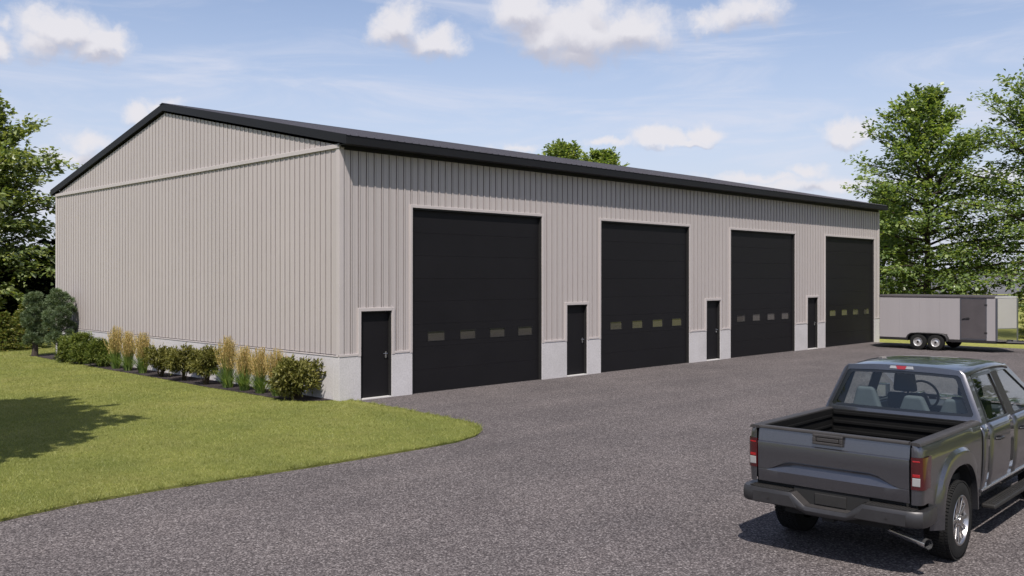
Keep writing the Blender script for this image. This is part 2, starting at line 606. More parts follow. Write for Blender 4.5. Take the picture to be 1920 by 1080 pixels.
# ------------------------------------------------------------------ where things stand
def at(u, depth, z=0.0):
    a = (u - 960) / F_PX
    return Vector((CAM.x + depth * (math.sin(YAW) + a * math.cos(YAW)), CAM.y + depth * (math.cos(YAW) - a * math.sin(YAW)), z))


# ------------------------------------------------------------------ ground
def sheet(name, pts, z, m, kind='structure', inner=None):
    me = bpy.data.meshes.new(name)
    bm = bmesh.new()
    vs = [bm.verts.new((x, y, z)) for x, y in pts]
    es = [bm.edges.new((vs[i], vs[(i + 1) % len(vs)])) for i in range(len(vs))]
    bmesh.ops.triangle_fill(bm, use_beauty=True, edges=es)
    bmesh.ops.recalc_face_normals(bm, faces=bm.faces)
    for f in bm.faces:
        if f.normal.z < 0:
            f.normal_flip()
    bm.to_mesh(me); bm.free()
    o = link(name, me, m)
    tag(o, kind=kind)
    return o


def wob(a, b, n, amp, seed):
    r = random.Random(seed)
    return [(a[0] + (b[0] - a[0]) * i / n + (r.uniform(-amp, amp) if 0 < i < n else 0),
             a[1] + (b[1] - a[1]) * i / n + (r.uniform(-amp, amp) if 0 < i < n else 0)) for i in range(n)]


tag(np_mesh('field', [(-2500, -2500, -.03), (2500, -2500, -.03), (2500, 2500, -.03), (-2500, 2500, -.03)], [(0, 1, 2, 3)], M['field']), kind='structure')
gp = [(-90, -5.2), (-4, -5.0), (-1.2, -4.6), (-.6, -3.5), (-.3, .05), (29.2, .05), (29.55, -2)] + wob((29.7, -3), (29.8, -14), 8, .10, 4) + [(29.8, -14), (29, -17), (3, -17.3), (-3, -20), (-6, -27), (-90, -29)]
sheet('gravel_driveway', gp, 0.0, M['gravel'])
LAWN = [(.30, .0), (.28, -1.0), (.22, -2.2), (.12, -3.4), (.06, -4.2), (-.05, -4.75), (-.27, -5.15), (-.55, -5.46), (-.95, -5.74), (-1.6, -5.95), (-2.5, -6.0), (-4.6, -6.0), (-6.9, -5.85), (-8.1, -5.88), (-9.1, -6.1), (-14, -7.0), (-90, -7.0), (-90, 60), (3, 60), (3, 18.6), (0, 18.6), (0, 0.0)]
LZ = .035


def lawn_build():
    me_pts = LAWN
    o = sheet('lawn', me_pts, LZ, M['lawn'])
    me = o.data
    bm = bmesh.new(); bm.from_mesh(me)
    ed = [e for e in bm.edges if e.is_boundary]
    r = bmesh.ops.extrude_edge_only(bm, edges=ed)
    for v in [g for g in r['geom'] if isinstance(g, bmesh.types.BMVert)]:
        v.co.z = -.02
    bm.to_mesh(me); bm.free()


lawn_build()
BED = [(-.02, .22), (-.30, .26), (-.62, .50), (-.86, 1.1), (-.84, 2.8), (-.92, 4.6), (-.88, 6.8), (-.86, 9.4), (-.90, 11.5), (-.80, 14.0), (-.86, 16.6), (-.80, 18.2), (-.55, 18.9), (-.02, 19.0)]
sheet('mulch_bed', BED, LZ + .012, M['mulch'])

# distant hills beyond the field
def hills():
    n, rows = 90, []
    prof = [(196, -.03), (230, 1.2), (330, 2.2), (560, 6.0), (760, 9.0), (900, 4)]
    r = random.Random(9)
    ph = [r.uniform(0, 6) for _ in range(6)]
    for i in range(n):
        az = R(-40) + R(200) * i / (n - 1)
        wv = 1 + .16 * math.sin(az * 5 + ph[0]) + .10 * math.sin(az * 13 + ph[1]) + .05 * math.sin(az * 37 + ph[2])
        rows.append([(CAM.x + d * (1 + .012 * math.sin(az * 9 + ph[3])) * math.sin(az), CAM.y + d * (1 + .012 * math.sin(az * 9 + ph[3])) * math.cos(az), h * wv if h > 0 else h - .02) for d, h in prof])
    o = MB().grid(rows).build('hills', M['hill'], smooth=60)
    tag(o, kind='structure')
    for p in o.data.polygons:
        pass
    return o


hills()

# ------------------------------------------------------------------ the building
BW, BL = 29.816, 18.538
CT, EV = 1.067, 6.02
SL = .2075
RIDGE = BL / 2
OHZ = 4.711
BAYS = [(.597, 1.528, 2.175, 6.959), (8.042, 8.971, 9.621, 14.413), (15.476, 16.367, 17.055, 21.861), (22.911, 23.817, 24.482, 29.27)]
MH = 2.13
B = empty('steel_building', (0, 0, 0), 0, 'long grey ribbed steel building with charcoal roof and four black overhead doors', 'building')


def roof_under(y):
    return EV + .02 + SL * min(y, BL - y)


def siding_panels(O, U, Nn, length, zlo, zhi, openings, breaks=(), skip_end=0):
    """one object per 0.914 m steel sheet; four raised ribs on each, cut round the openings"""
    O, U, Nn = Vector(O), Vector(U), Vector(Nn)
    pitch, pw = .2286, .9144
    k = 0
    u0 = 0.0
    while u0 < length - .02:
        u1 = min(u0 + pw, length)
        pts = {u0: 0.0, u1: 0.0}
        prof = [(u0, 0.0)]
        for i in range(4):
            c = u0 + pitch * (i + .5)
            prof += [(c - .085, 0), (c - .078, .003), (c - .062, .003), (c - .055, 0), (c - .038, 0), (c - .037, -.026), (c - .019, -.026), (c - .018, .014), (c + .018, .014), (c + .019, -.026), (c + .037, -.026), (c + .038, 0), (c + .055, 0), (c + .062, .003), (c + .078, .003), (c + .085, 0)]
        prof.append((u0 + pw, 0.0))
        prof = [p for p in prof if p[0] <= u1 + 1e-6]
        if prof[-1][0] < u1 - 1e-6:
            prof.append((u1, 0.0))

        def dep(u):
            for a, b in zip(prof, prof[1:]):
                if a[0] <= u <= b[0]:
                    t = 0 if b[0] == a[0] else (u - a[0]) / (b[0] - a[0])
                    return a[1] + t * (b[1] - a[1])
            return 0.0
        us = sorted(set([p[0] for p in prof] + [x for o in openings for x in o[:2] if u0 < x < u1] + [x for x in breaks if u0 < x < u1]))
        mb = MB()
        for a, b in zip(us, us[1:]):
            if b - a < 1e-5:
                continue
            mid = (a + b) / 2
            iv = [(None, None)]
            segs = [[zlo, None]]
            for o in openings:
                if o[0] < mid < o[1]:
                    segs = [[max(zlo, o[3]), None]]
            da, db = dep(a + 1e-7), dep(b - 1e-7)
            for s in segs:
                za, zb = s[0], s[0]
                if zhi(a) <= za + .001 and zhi(b) <= zb + .001:
                    continue
                P = lambda u, d, z: O + U * u + Nn * d + Vector((0, 0, z))
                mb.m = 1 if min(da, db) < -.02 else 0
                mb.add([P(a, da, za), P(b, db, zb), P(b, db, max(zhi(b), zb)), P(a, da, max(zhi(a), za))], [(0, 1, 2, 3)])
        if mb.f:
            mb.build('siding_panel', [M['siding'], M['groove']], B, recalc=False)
            k += 1
        u0 += pw
    return k


OPEN = []
for a, b, c, d in BAYS:
    OPEN += [(a - .004, b + .004, 0, MH + .004), (c - .004, d + .004, 0, OHZ + .004)]
BT = 6.05      # gable band
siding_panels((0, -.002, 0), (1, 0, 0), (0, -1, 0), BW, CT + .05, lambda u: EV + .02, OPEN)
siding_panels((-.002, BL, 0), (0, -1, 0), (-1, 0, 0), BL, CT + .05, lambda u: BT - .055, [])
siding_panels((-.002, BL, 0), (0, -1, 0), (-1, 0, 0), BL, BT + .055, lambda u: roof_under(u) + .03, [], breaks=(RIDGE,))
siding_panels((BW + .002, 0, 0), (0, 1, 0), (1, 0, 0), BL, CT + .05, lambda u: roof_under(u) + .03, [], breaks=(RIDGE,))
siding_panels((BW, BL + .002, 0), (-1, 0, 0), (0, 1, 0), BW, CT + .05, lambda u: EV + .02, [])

# solid wall behind the sheets
core = MB()
core.box(.05, BW - .05, .20, BL - .05, .0, EV)
xs = [.05] + [x for a, b, c, d in BAYS for x in (a, b, c, d)] + [BW - .05]
tops = [0] + [t for _ in BAYS for t in (MH, 0, OHZ, 0)]
for (x0, x1), t in zip(zip(xs, xs[1:]), tops):
    core.box(x0, x1, .05, .20, t if t else 0, EV)
core.slab([(.05, .05, EV), (.05, BL - .05, EV), (.05, RIDGE, EV + SL * RIDGE - .03)], (BW - .10, 0, 0))
core.build('wall', M['siding'], B)

# concrete base wall: one length per pier
def plinth(x0, x1, y0, y1):
    mb = MB().box(x0, x1, y0, y1, -.05, CT)
    mb.build('concrete_base', M['concrete'], B, bevel=.006)


PX = .03
segx = [-PX] + [x for a, b, c, d in BAYS for x in (a, b, c, d)] + [BW + PX]
for i in range(0, len(segx), 2):
    plinth(segx[i], segx[i + 1], -PX, .20)
plinth(-PX, .20, .20, BL - .02)
plinth(BW - .2, BW + PX, .20, BL - .02)
plinth(-PX, BW + PX, BL - .02, BL + PX)

# base drip trim, corner trim, gable band
for i in range(0, len(segx), 2):
    x0, x1 = segx[i], segx[i + 1]
    MB().box(x0 + (0 if i == 0 else .09), x1 - (.09 if i < len(segx) - 2 else 0), -PX - .012, -.001, CT, CT + .055).build('base_trim', M['trim'], B, bevel=.004)
MB().box(-PX - .012, -.001, 0, BL, CT, CT + .03).build('base_trim', M['trim'], B, bevel=.004)
MB().box(-.030, .10, -.030, 0.10, CT + .001, EV).build('corner_trim', M['trim'], B, bevel=.006)
MB().box(BW - .10, BW + .03, -.030, 0.10, CT + .001, EV).build('corner_trim', M['trim'], B, bevel=.006)
MB().box(-.030, .10, BL - .1, BL + .03, CT + .001, EV).build('corner_trim', M['trim'], B, bevel=.006)
MB().box(-.048, -.004, -.05, BL + .04, BT - .055, BT + .05).build('gable_band', M['trim'], B, bevel=.008)


def door_trim(x0, x1, z1, w, z0):
    """folded steel trim round an opening"""
    mb = MB()
    mb.box(x0 - w, x0, -.040, .03, z0, z1 + w)
    mb.box(x1, x1 + w, -.040, .03, z0, z1 + w)
    mb.box(x0, x1, -.040, .03, z1, z1 + w)
    mb.build('door_trim', M['trim'], B, bevel=.006)


def man_door(x0, x1):
    door_trim(x0, x1, MH, .085, CT - .02)
    y = .075
    d = MB().box(x0 + .03, x1 - .03, y, y + .045, .03, MH - .03).build('entry_door', M['door'], B, bevel=.004)
    f = MB()
    f.box(x0, x0 + .03, -.005, y + .06, 0, MH); f.box(x1 - .03, x1, -.005, y + .06, 0, MH); f.box(x0 + .03, x1 - .03, -.005, y + .06, MH - .03, MH)
    f.build('door_frame', M['jamb'], B, bevel=.003)
    MB().box(x0 + .03, x1 - .03, -.05, y + .04, -.01, .028).build('threshold', M['sill'], B, bevel=.004)
    hx = x1 - .03 - .085
    h = MB()
    h.box(hx - .022, hx + .022, y - .008, y - .0005, .96, 1.12)
    h.tube([(hx, y - .006, 1.075), (hx, y - .055, 1.075)], .010, 8)
    h.tube([(hx + .012, y - .055, 1.075), (hx - .115, y - .055, 1.078)], [.011, .008], 8)
    h.lathe([(-.012, .012), (-.012, .02), (0, .02)], 12, 'y', (hx, y - .008, 1.0), cap=True)
    h.build('handle', M['steel'], d, smooth=40)
    hg = MB()
    for z in (.25, 1.05, 1.85):
        hg.tube([(x0 + .032, y - .008, z), (x0 + .032, y - .008, z + .1)], .009, 8)
    hg.build('hinge', M['jamb'], d)


def overhead_door(x0, x1):
    door_trim(x0, x1, OHZ, .075, CT - .02)
    y = .062
    j = MB()
    j.box(x0, x0 + .045, -.01, y + .10, 0, OHZ); j.box(x1 - .045, x1, -.01, y + .10, 0, OHZ)
    j.box(x0 + .045, x1 - .045, -.01, y + .10, OHZ - .04, OHZ)
    root = MB()
    root.v, root.f, root.mi = j.v, j.f, j.mi
    root.box(x0 + .045, x1 - .045, y + .05, y + .1, 0.0, OHZ - .04)
    D = root.build('overhead_door', M['jamb'], B)
    h = (OHZ - .04) / 8
    wx = [(2.74 - 2.175, .60), (3.86 - 2.175, .575), (4.955 - 2.175, .59), (6.055 - 2.175, .59)]
    for k in range(8):
        z0, z1 = k * h + .0015, (k + 1) * h - .0015
        a, b = x0 + .047, x1 - .047
        mb = MB()
        if k == 2:
            w = [(x0 + q, x0 + q + ww) for q, ww in wx]
            za, zb = 1.30, 1.56
            mb.box(a, b, y, y + .05, z0, za); mb.box(a, b, y, y + .05, zb, z1)
            xs_ = [a] + [t for q in w for t in q] + [b]
            for i in range(0, len(xs_), 2):
                mb.box(xs_[i], xs_[i + 1], y, y + .05, za, zb)
            for p, q in w:
                MB().box(p + .012, q - .012, y + .012, y + .020, za + .012, zb - .012).build('window_pane', M['pane'], D)
                fr = MB()
                fr.box(p, q, y - .006, y + .03, za, za + .014); fr.box(p, q, y - .006, y + .03, zb - .014, zb)
                fr.box(p, p + .014, y - .006, y + .03, za + .014, zb - .014); fr.box(q - .014, q, y - .006, y + .03, za + .014, zb - .014)
                fr.build('window_frame', M['pane_edge'], D)
        else:
            mb.box(a, b, y, y + .05, z0, z1)
        mb.build('door_section', M['door'], D, bevel=.003, seg=1)
    MB().box(x0 + .05, x1 - .05, y - .004, y + .045, -.012, .010).build('bottom_seal', M['jamb'], D)


for a, b, c, d in BAYS:
    man_door(a, b)
    overhead_door(c, d)

# roof: ribbed steel sheets, fascia, soffit
OX, OY = .09, .40
def zr(y):
    return 6.262 + SL * (min(y, BL - y) + OY)


x = -OX
while x < BW + OX - .01:
    x1 = min(x + .9144, BW + OX)
    for sgn in (0, 1):
        rows = []
        for (yy) in ((-OY - .015, RIDGE) if sgn == 0 else (RIDGE, BL + OY + .015)):
            row = []
            q = x
            pr = [(x, 0)]
            for i in range(4):
                c = x + .2286 * (i + .5)
                pr += [(c - .024, 0), (c - .009, .018), (c + .009, .018), (c + .024, 0)]
            pr = [p for p in pr if p[0] < x1 - .002] + [(x1, 0)]
            rows.append([(px_, yy, zr(yy) + d_) for px_, d_ in pr])
        MB().grid(rows).build('roof_panel', M['roof'], B, recalc=False)
    x += .9144
MB().slab([(-OX - .02, RIDGE - .2, zr(RIDGE) - SL * .2 + .022), (-OX - .02, RIDGE, zr(RIDGE) + .03), (-OX - .02, RIDGE + .2, zr(RIDGE) - SL * .2 + .022), (-OX - .02, RIDGE, zr(RIDGE) + .005)], (BW + 2 * OX + .04, 0, 0)).build('ridge_cap', M['roof'], B)
FT = .205
for y, s in ((-OY, 1), (BL + OY, -1)):
    MB().box(-OX + .026, BW + OX - .026, min(y, y + .025 * s), max(y, y + .025 * s), zr(y) - FT, zr(y) + .002).build('fascia', M['fascia'], B, bevel=.006)
    MB().box(-OX + .02, BW + OX - .02, min(y + .026 * s, .001 if s > 0 else BL), max(y + .026 * s, .001 if s > 0 else BL), zr(y) - FT + .004, zr(y) - FT + .014).build('soffit', M['fascia'], B)
MB().box(.12, BW - .12, -.046, -.004, 5.975, zr(-OY) - FT + .003).build('frieze_trim', M['fascia'], B)
MB().box(.12, BW - .12, BL + .004, BL + .046, 5.975, zr(-OY) - FT + .003).build('frieze_trim', M['fascia'], B)
for xa in (-OX, BW + OX - .025):
    for y0, y1 in ((-OY, RIDGE), (RIDGE, BL + OY)):
        MB().slab([(xa, y0, zr(y0) - FT), (xa, y1, zr(y1) - FT), (xa, y1, zr(y1) + .012), (xa, y0, zr(y0) + .012)], (.025, 0, 0)).build('rake_fascia', M['fascia'], B)
for xa, xb in ((-OX + .026, -.001), (BW + .001, BW + OX - .026)):
    for y0, y1 in ((.0, RIDGE), (RIDGE, BL)):
        MB().slab([(xa, y0, zr(y0) - FT + .006), (xa, y1, zr(y1) - FT + .006), (xb, y1, zr(y1) - FT + .006), (xb, y0, zr(y0) - FT + .006)], (0, 0, .012)).build('soffit', M['fascia'], B)
# ------------------------------------------------------------------ the pickup truck
def paint_mat():
    m = mat('dark grey metallic paint', (.040, .040, .046), .30, .84, .5, coat=1.0, coat_r=.02)
    nt, N, L, b = nodes(m)
    tc = N('ShaderNodeTexCoord')
    vo = N('ShaderNodeTexVoronoi'); vo.inputs['Scale'].default_value = 900; L(tc.outputs['Object'], vo.inputs['Vector'])
    sep = N('ShaderNodeSeparateColor'); L(vo.outputs['Color'], sep.inputs[0])
    c = cramp(nt, sep.outputs[0], [(0, (.080, .080, .090)), (.7, (.110, .111, .124)), (1, (.17, .172, .19))])
    L(c.outputs[0], b.inputs['Base Color'])
    n = noise(nt, 2.5, 5, .6, tc.outputs['Object'])
    mr = N('ShaderNodeMapRange'); L(n.outputs['Fac'], mr.inputs['Value']); mr.inputs['To Min'].default_value = .01; mr.inputs['To Max'].default_value = .05
    L(mr.outputs[0], b.inputs['Coat Roughness'])
    return m


M['paint'] = paint_mat()
M['bumper'] = weathered('dark grey bumper coating', (.040, .039, .041), .38, 4, .12, metal=.35, spec=.5)
M['black_plastic'] = weathered('black moulded plastic', (.022, .021, .020), .55, 5, .15, spec=.4, bump_s=.1, fine=300)
M['cap_plastic'] = weathered('grey brown cap plastic', (.040, .037, .036), .55, 5, .15, spec=.45, bump_s=.1, fine=300)
M['liner'] = weathered('black bed liner', (.006, .006, .006), .8, 4, .2, spec=.15, bump_s=.3, fine=200)
M['rubber'] = weathered('tyre rubber', (.014, .014, .014), .85, 6, .2, spec=.25)
M['alloy'] = weathered('machined alloy', (.48, .465, .46), .30, 8, .06, 1.0)
M['alloy_dark'] = mat('dark painted alloy', (.05, .05, .052), .4, .6)
M['chrome'] = mat('chrome', (.70, .70, .71), .16, .92)
M['red_lens'] = mat('red lens', (.045, .002, .003), .08, 0, .6, coat=1)
M['bright_red'] = mat('bright red reflector', (.28, .006, .008), .12, 0, .6, coat=1)
M['clear_lens'] = mat('clear lens', (.34, .34, .335), .10, .2, .6, coat=1)
M['glass'] = glass_mat('tinted car glass', (.84, .90, .90))
M['glass_border'] = mat('black glass border', (.010, .011, .013), .08, 0, .6)
M['seat'] = weathered('grey seat fabric', (.085, .098, .105), .85, 8, .1)
M['seat_dark'] = weathered('dark seat fabric', (.035, .042, .050), .85, 8, .1)
M['dash'] = mat('dark dashboard', (.035, .037, .04), .6)
M['under'] = mat('dark underbody', (.010, .010, .010), .8)
M['lamp_clear'] = mat('headlamp lens', (.7, .7, .7), .08, .3, .6, coat=1)

T = empty('pickup_truck', (-3.652, -13.912, 0), -1.525, 'dark grey metallic pickup truck parked on the gravel with an empty open bed', 'pickup truck')
T.rotation_euler = (0, 0, -1.525)
AX, AXF, WR = 1.17, 4.75, .405
XZ = [(.50, .868), (.58, .893), (.70, .908), (.86, .917), (1.02, .921), (1.14, .920), (1.20, .914), (1.25, .908), (1.30, .898), (1.322, .884), (1.332, .868)]


def xside(z):
    for a, b in zip(XZ, XZ[1:]):
        if z <= b[0]:
            t = max(0, (z - a[0]) / (b[0] - a[0]))
            return a[1] + t * (b[1] - a[1])
    return XZ[-1][1]


def arch_z(y, yc, r=.56, zc=.42, e=2.5):
    t = abs(y - yc) / r
    if t >= 1:
        return None
    return zc + r * (1 - t ** e) ** (1 / e)


def side_skin(sg, ys, zbase, ztop, yc, front_round=None, plan=None):
    """outer skin with a wheel opening; plan gives rounded rear corner columns (x factor, y)"""
    cols = []
    if plan:
        for xf, y in plan:
            cols.append((xf, y))
    cols += [(None, y) for y in ys]
    rows = []
    nz = 15
    for xf, y in cols:
        zb = zbase(y)
        if xf is None and yc is not None:
            a = arch_z(y, yc)
            if a is not None:
                zb = max(zb, a)
        row = []
        for i in range(nz):
            t = i / (nz - 1)
            z = zb + (ztop(y) - zb) * t
            xx = xside(z)
            x = xx - .921 + xf if xf is not None and xf > .70 else xx
            if xf is not None and xf <= .84:
                x = xf
            row.append((sg * x, y, z))
        rows.append(row)
    return rows


RAIL = 1.332
for sg in (-1, 1):
    ys = sorted(set([.20, .3, .4, .5, .58] + [AX + .56 * math.sin(R(q)) for q in range(-90, 91, 6)] + [AX - .5601, AX + .5601, 1.76, 1.9, 2.015]))
    plan = [(.815, .105), (.845, .106), (.875, .112), (.898, .124), (.914, .145), (.920, .17)]
    rows = side_skin(sg, ys, lambda y: .735 if y < .36 else (.52 if y > .40 else .735 - .215 * (y - .36) / .04), lambda y: RAIL, AX, plan=plan)
    mb = MB().grid(rows)
    q = mb.build('bed_side', M['paint'], T, smooth=40)
    # wheel-arch flare
    fl = MB()
    rr = []
    n = 30
    for i in range(n + 1):
        a = math.pi * i / n
        ca, sa = math.cos(a), math.sin(a)

        def sup(r, rz, e=2.6):
            return (AX - math.copysign(abs(ca) ** (2 / e), ca) * r, .42 + abs(sa) ** (2 / e) * rz)
        yo, zo = sup(.70, .735)
        ym, zm = sup(.655, .70)
        yi, zi = sup(.565, .60)
        yj, zj = sup(.545, .565)
        rr.append([(sg * (xside(min(zo, 1.3)) - .004), yo, zo), (sg * (xside(min(zm, 1.3)) + .034), ym, zm), (sg * .966, yi, zi), (sg * .962, yj, zj), (sg * .90, yj, zj)])
    fl.grid(rr)
    fl.build('wheel_arch_flare', M['paint'], T, smooth=30)
    # inner well
    wl = MB()
    rr = []
    for i in range(n + 1):
        a = math.pi * i / n
        y, z = AX - .55 * math.copysign(abs(math.cos(a)) ** .8, math.cos(a)), .42 + .565 * abs(math.sin(a)) ** .8
        rr.append([(sg * .91, y, z), (sg * .60, y, z)])
    wl.grid(rr)
    wl.build('wheel_well', M['under'], T)
    # rail cap
    cp = MB()
    prof = [(.790, 1.310), (.790, 1.332), (.800, 1.339), (.86, 1.340), (.882, 1.337), (.896, 1.326), (.901, 1.305)]
    cp.grid([[(sg * x, y, z) for x, z in prof] for y in (.108, 1.0, 2.02)])
    cp.poly([(sg * x, .108, z) for x, z in prof]); cp.poly([(sg * x, 2.02, z) for x, z in prof])
    cp.build('rail_cap', M['cap_plastic'], T, smooth=50)
    # inner wall of the bed
    iw = MB()
    iw.box(min(sg * .785, sg * .80), max(sg * .785, sg * .80), .165, 2.0, .84, 1.32)
    for z in (.98, 1.10, 1.22):
        iw.box(min(sg * .770, sg * .7845), max(sg * .770, sg * .7845), .20, 1.97, z, z + .035)
    iw.box(min(sg * .52, sg * .7845), max(sg * .52, sg * .7845), AX - .42, AX + .42, .84, 1.02)
    iw.build('bed_wall', M['liner'], T, bevel=.008)
    # tail light, wraps round the corner
    tlm = MB()
    plan2 = [(.812, .100), (.845, .0985), (.880, .104), (.905, .117), (.924, .142), (.931, .18), (.934, .25), (.934, .315)]
    zt, zb = 1.197, .885
    rows = []
    for i, (x, y) in enumerate(plan2):
        ze = zt - (.0 if i < 5 else .0)
        off = 0 if y < .2 else .03 * (y - .2) / .115
        zc_ = [(zb + off, 0), (zb + .06, 0), (1.03, -.0), (1.10, 0), (zt, 0)]
        notch = .05 if i == len(plan2) - 1 else (.02 if i == len(plan2) - 2 else 0)
        rows.append([(sg * (x), y - (notch if z < 1.08 else 0), z) for z, _ in zc_])
    tlm.grid(rows)
    tlm.grid([[(p[0], p[1], p[2]) for p in r_] for r_ in [[(sg * (x - .012 * (1 if y > .12 else 0)), y + .016, z) for z in (zb, zt)] for x, y in plan2]])
    tl = tlm.build('tail_light', M['red_lens'], T, smooth=40)
    c = MB()
    c.slab([(sg * .822, .094, .918), (sg * .896, .102, .918), (sg * .898, .102, 1.0), (sg * .824, .094, 1.0)], (0, .012, 0))
    c.build('reversing_lens', M['clear_lens'], tl, bevel=.008)
    for z0, z1 in ((1.006, 1.036), (1.150, 1.166)):
        c = MB().slab([(sg * .826, .0945, z0), (sg * .893, .101, z0), (sg * .893, .101, z1), (sg * .826, .0945, z1)], (0, .012, 0))
        c.build('brake_lens', M['bright_red'], tl, bevel=.004)
    # stake edge between gate and post
    MB().box(min(sg * .792, sg * .813), max(sg * .792, sg * .813), .135, .17, .74, 1.31).build('gate_gap', M['under'], T)

# tailgate
def gate_zup(x):
    a = abs(x)
    for p, q in (((0, .985), (.41, .985)), ((.41, .985), (.49, .968)), ((.49, .968), (.64, .895)), ((.64, .895), (.70, .880)), ((.70, .880), (.81, .878))):
        if a <= q[0]:
            t = (a - p[0]) / (q[0] - p[0])
            return p[1] + t * (q[1] - p[1])
    return .878


gx = [-.796, -.70, -.67, -.64, -.59, -.54, -.49, -.45, -.41, -.2, 0, .2, .41, .45, .49, .54, .59, .64, .67, .70, .796]
rows = []
for x in gx:
    zu = gate_zup(x)
    k = max(0, min(1, (zu - .878) / .1))
    rows.append([(x, .135, .742), (x, .112, .746), (x, .106, .80), (x, .100, .866), (x, .100 + .002 * k, .868 + .002 * k), (x, .100 + .048 * k, max(.870, zu - .030 * k)), (x, .100 + .044 * k, max(.872, zu - .020 * k)), (x, .098, zu + .004),
                 (x, .097, 1.05), (x, .090, 1.164), (x, .091, 1.168), (x, .106, 1.180), (x, .109, 1.20), (x, .121, 1.27), (x, .128, 1.308), (x, .140, 1.320), (x, .16, 1.322)])
tg = MB().grid(rows)
tg.box(-.79, .79, .152, .165, .78, 1.318)
tgo = tg.build('tailgate', M['paint'], T, smooth=22)
cp = MB()
prof = [(.112, 1.312), (.108, 1.326), (.116, 1.340), (.16, 1.343), (.175, 1.334), (.175, 1.318)]
cp.grid([[(x, y, z) for y, z in prof] for x in (-.786, 0, .786)])
cp.poly([(-.786, y, z) for y, z in prof]); cp.poly([(.786, y, z) for y, z in prof])
cp.build('tailgate_cap', M['cap_plastic'], tgo, smooth=50)
hb = MB()
hb.box(-.178, .140, .078, .118, 1.212, 1.240); hb.box(-.178, .140, .080, .122, 1.290, 1.318)
hb.box(-.178, -.142, .079, .12, 1.240, 1.290); hb.box(.104, .140, .079, .12, 1.240, 1.290)
hb.box(-.142, .104, .104, .118, 1.240, 1.290)
hb.build('handle_bezel', M['cap_plastic'], tgo, bevel=.008)
MB().box(-.136, .098, .082, .100, 1.246, 1.284).build('handle', M['cap_plastic'], tgo, bevel=.006)
MB().box(-.79, .79, .167, .178, .80, 1.31).build('inner_skin', M['liner'], tgo)

# bed floor and bulkhead
fb = MB().box(-.785, .785, .17, 2.0, .825, .840)
for i in range(11):
    x = -.7 + .14 * i
    fb.box(x - .035, x + .035, .18, 1.99, .8405, .852)
fb.build('bed_floor', M['liner'], T)
bh = MB().box(-.785, .785, 1.985, 2.015, .84, 1.325)
for z in (.93, 1.04, 1.15, 1.26):
    bh.box(-.76, .76, 1.962, 1.984, z, z + .045)
bh.build('bulkhead', M['liner'], T, bevel=.012)

# rear bumper
bx = [(-.945, .44), (-.966, .25), (-.964, .12), (-.940, .045), (-.885, .005), (-.80, -.012), (-.46, -.02), (-.375, -.02), (-.345, -.02), (-.235, -.02), (-.21, -.02), (-.05, -.02)]
bx = bx + [(-x, y) for x, y in reversed(bx)]


def b_top(x):
    a = abs(x)
    if a >= .375: return .690
    if a <= .225: return .572
    return .572 + .118 * (a - .225) / .15


def b_bot(x):
    a = abs(x)
    return .535 if a > .30 else (.492 if a < .2 else .492 + .043 * (a - .2) / .1)


bm_ = MB()
rows = []
for x, y in bx:
    t, b_ = b_top(x), b_bot(x)
    s = math.copysign(1, x)
    inn = .12 if abs(x) < .86 else 0
    ix = x - s * (.10 if abs(x) > .9 else (.06 if abs(x) > .86 else 0))
    yy = y + (.15 if abs(x) < .80 else .13)
    if abs(x) > .92:
        yy = max(y, .16)
    rows.append([(ix, yy, b_ + .012), (x * .992, y + .014, b_), (x, y + .002, b_ + .02), (x * 1.004, y - .003, (t + b_) / 2), (x, y + .004, t - .018), (x * .994, y + .016, t), (ix, yy, t - .004)])
bm_.grid(rows)
bump_o = bm_.build('rear_bumper', M['bumper'], T, smooth=30)
for sg in (-1, 1):
    sp = MB()
    sp.slab([(sg * .40, .012, .691), (sg * .80, .020, .691), (sg * .865, .05, .691), (sg * .865, .17, .691), (sg * .40, .17, .691)], (0, 0, .010))
    for i in range(14):
        x = .43 + i * .03
        sp.box(min(sg * x, sg * (x + .014)), max(sg * x, sg * (x + .014)), .03, .165, .7012, .706)
    sp.build('step_pad', M['black_plastic'], bump_o)
    # lower face skin with a slanted inner end
    fs = MB()
    fs.slab([(sg * .30, -.021, .545), (sg * .80, -.016, .545), (sg * .80, -.016, .660), (sg * .385, -.022, .660)], (0, -.006, 0))
    fs.build('bumper_insert', M['bumper'], bump_o, bevel=.004)
    MB().lathe([(-.004, .001), (-.004, .012), (.004, .012)], 14, 'y', (sg * .62, -.026, .60)).build('parking_sensor', M['black_plastic'], bump_o)
nt_ = MB()
nt_.slab([(-.37, .012, .688), (-.225, .012, .576), (.225, .012, .576), (.37, .012, .688), (.37, .13, .688), (.225, .13, .576), (-.225, .13, .576), (-.37, .13, .688)][:4] + [], (0, .004, 0))
nt_.slab([(-.225, .0, .5735), (.225, .0, .5735), (.225, .13, .5735), (-.225, .13, .5735)], (0, 0, .004))
nt_ = MB()
nt_.add([(-.225, .0, .574), (.225, .0, .574), (.225, .13, .574), (-.225, .13, .574), (.37, .0, .690), (.37, .13, .690), (-.37, .0, .690), (-.37, .13, .690)], [(0, 1, 2, 3), (1, 4, 5, 2), (0, 3, 7, 6)])
nt_.build('notch_step', M['cap_plastic'], bump_o)
MB().box(-.40, .40, .128, .150, .50, .735).build('bumper_beam', M['under'], bump_o)
lp_ = MB().box(-.165, .165, .108, .127, .585, .700)
lp_.build('plate_panel', M['black_plastic'], bump_o, bevel=.006)
MB().box(-.84, .84, .17, .21, .60, .742).build('rear_valance', M['under'], T)
MB().box(-.06, .06, .05, .30, .44, .50).build('hitch_receiver', M['under'], T, bevel=.006)

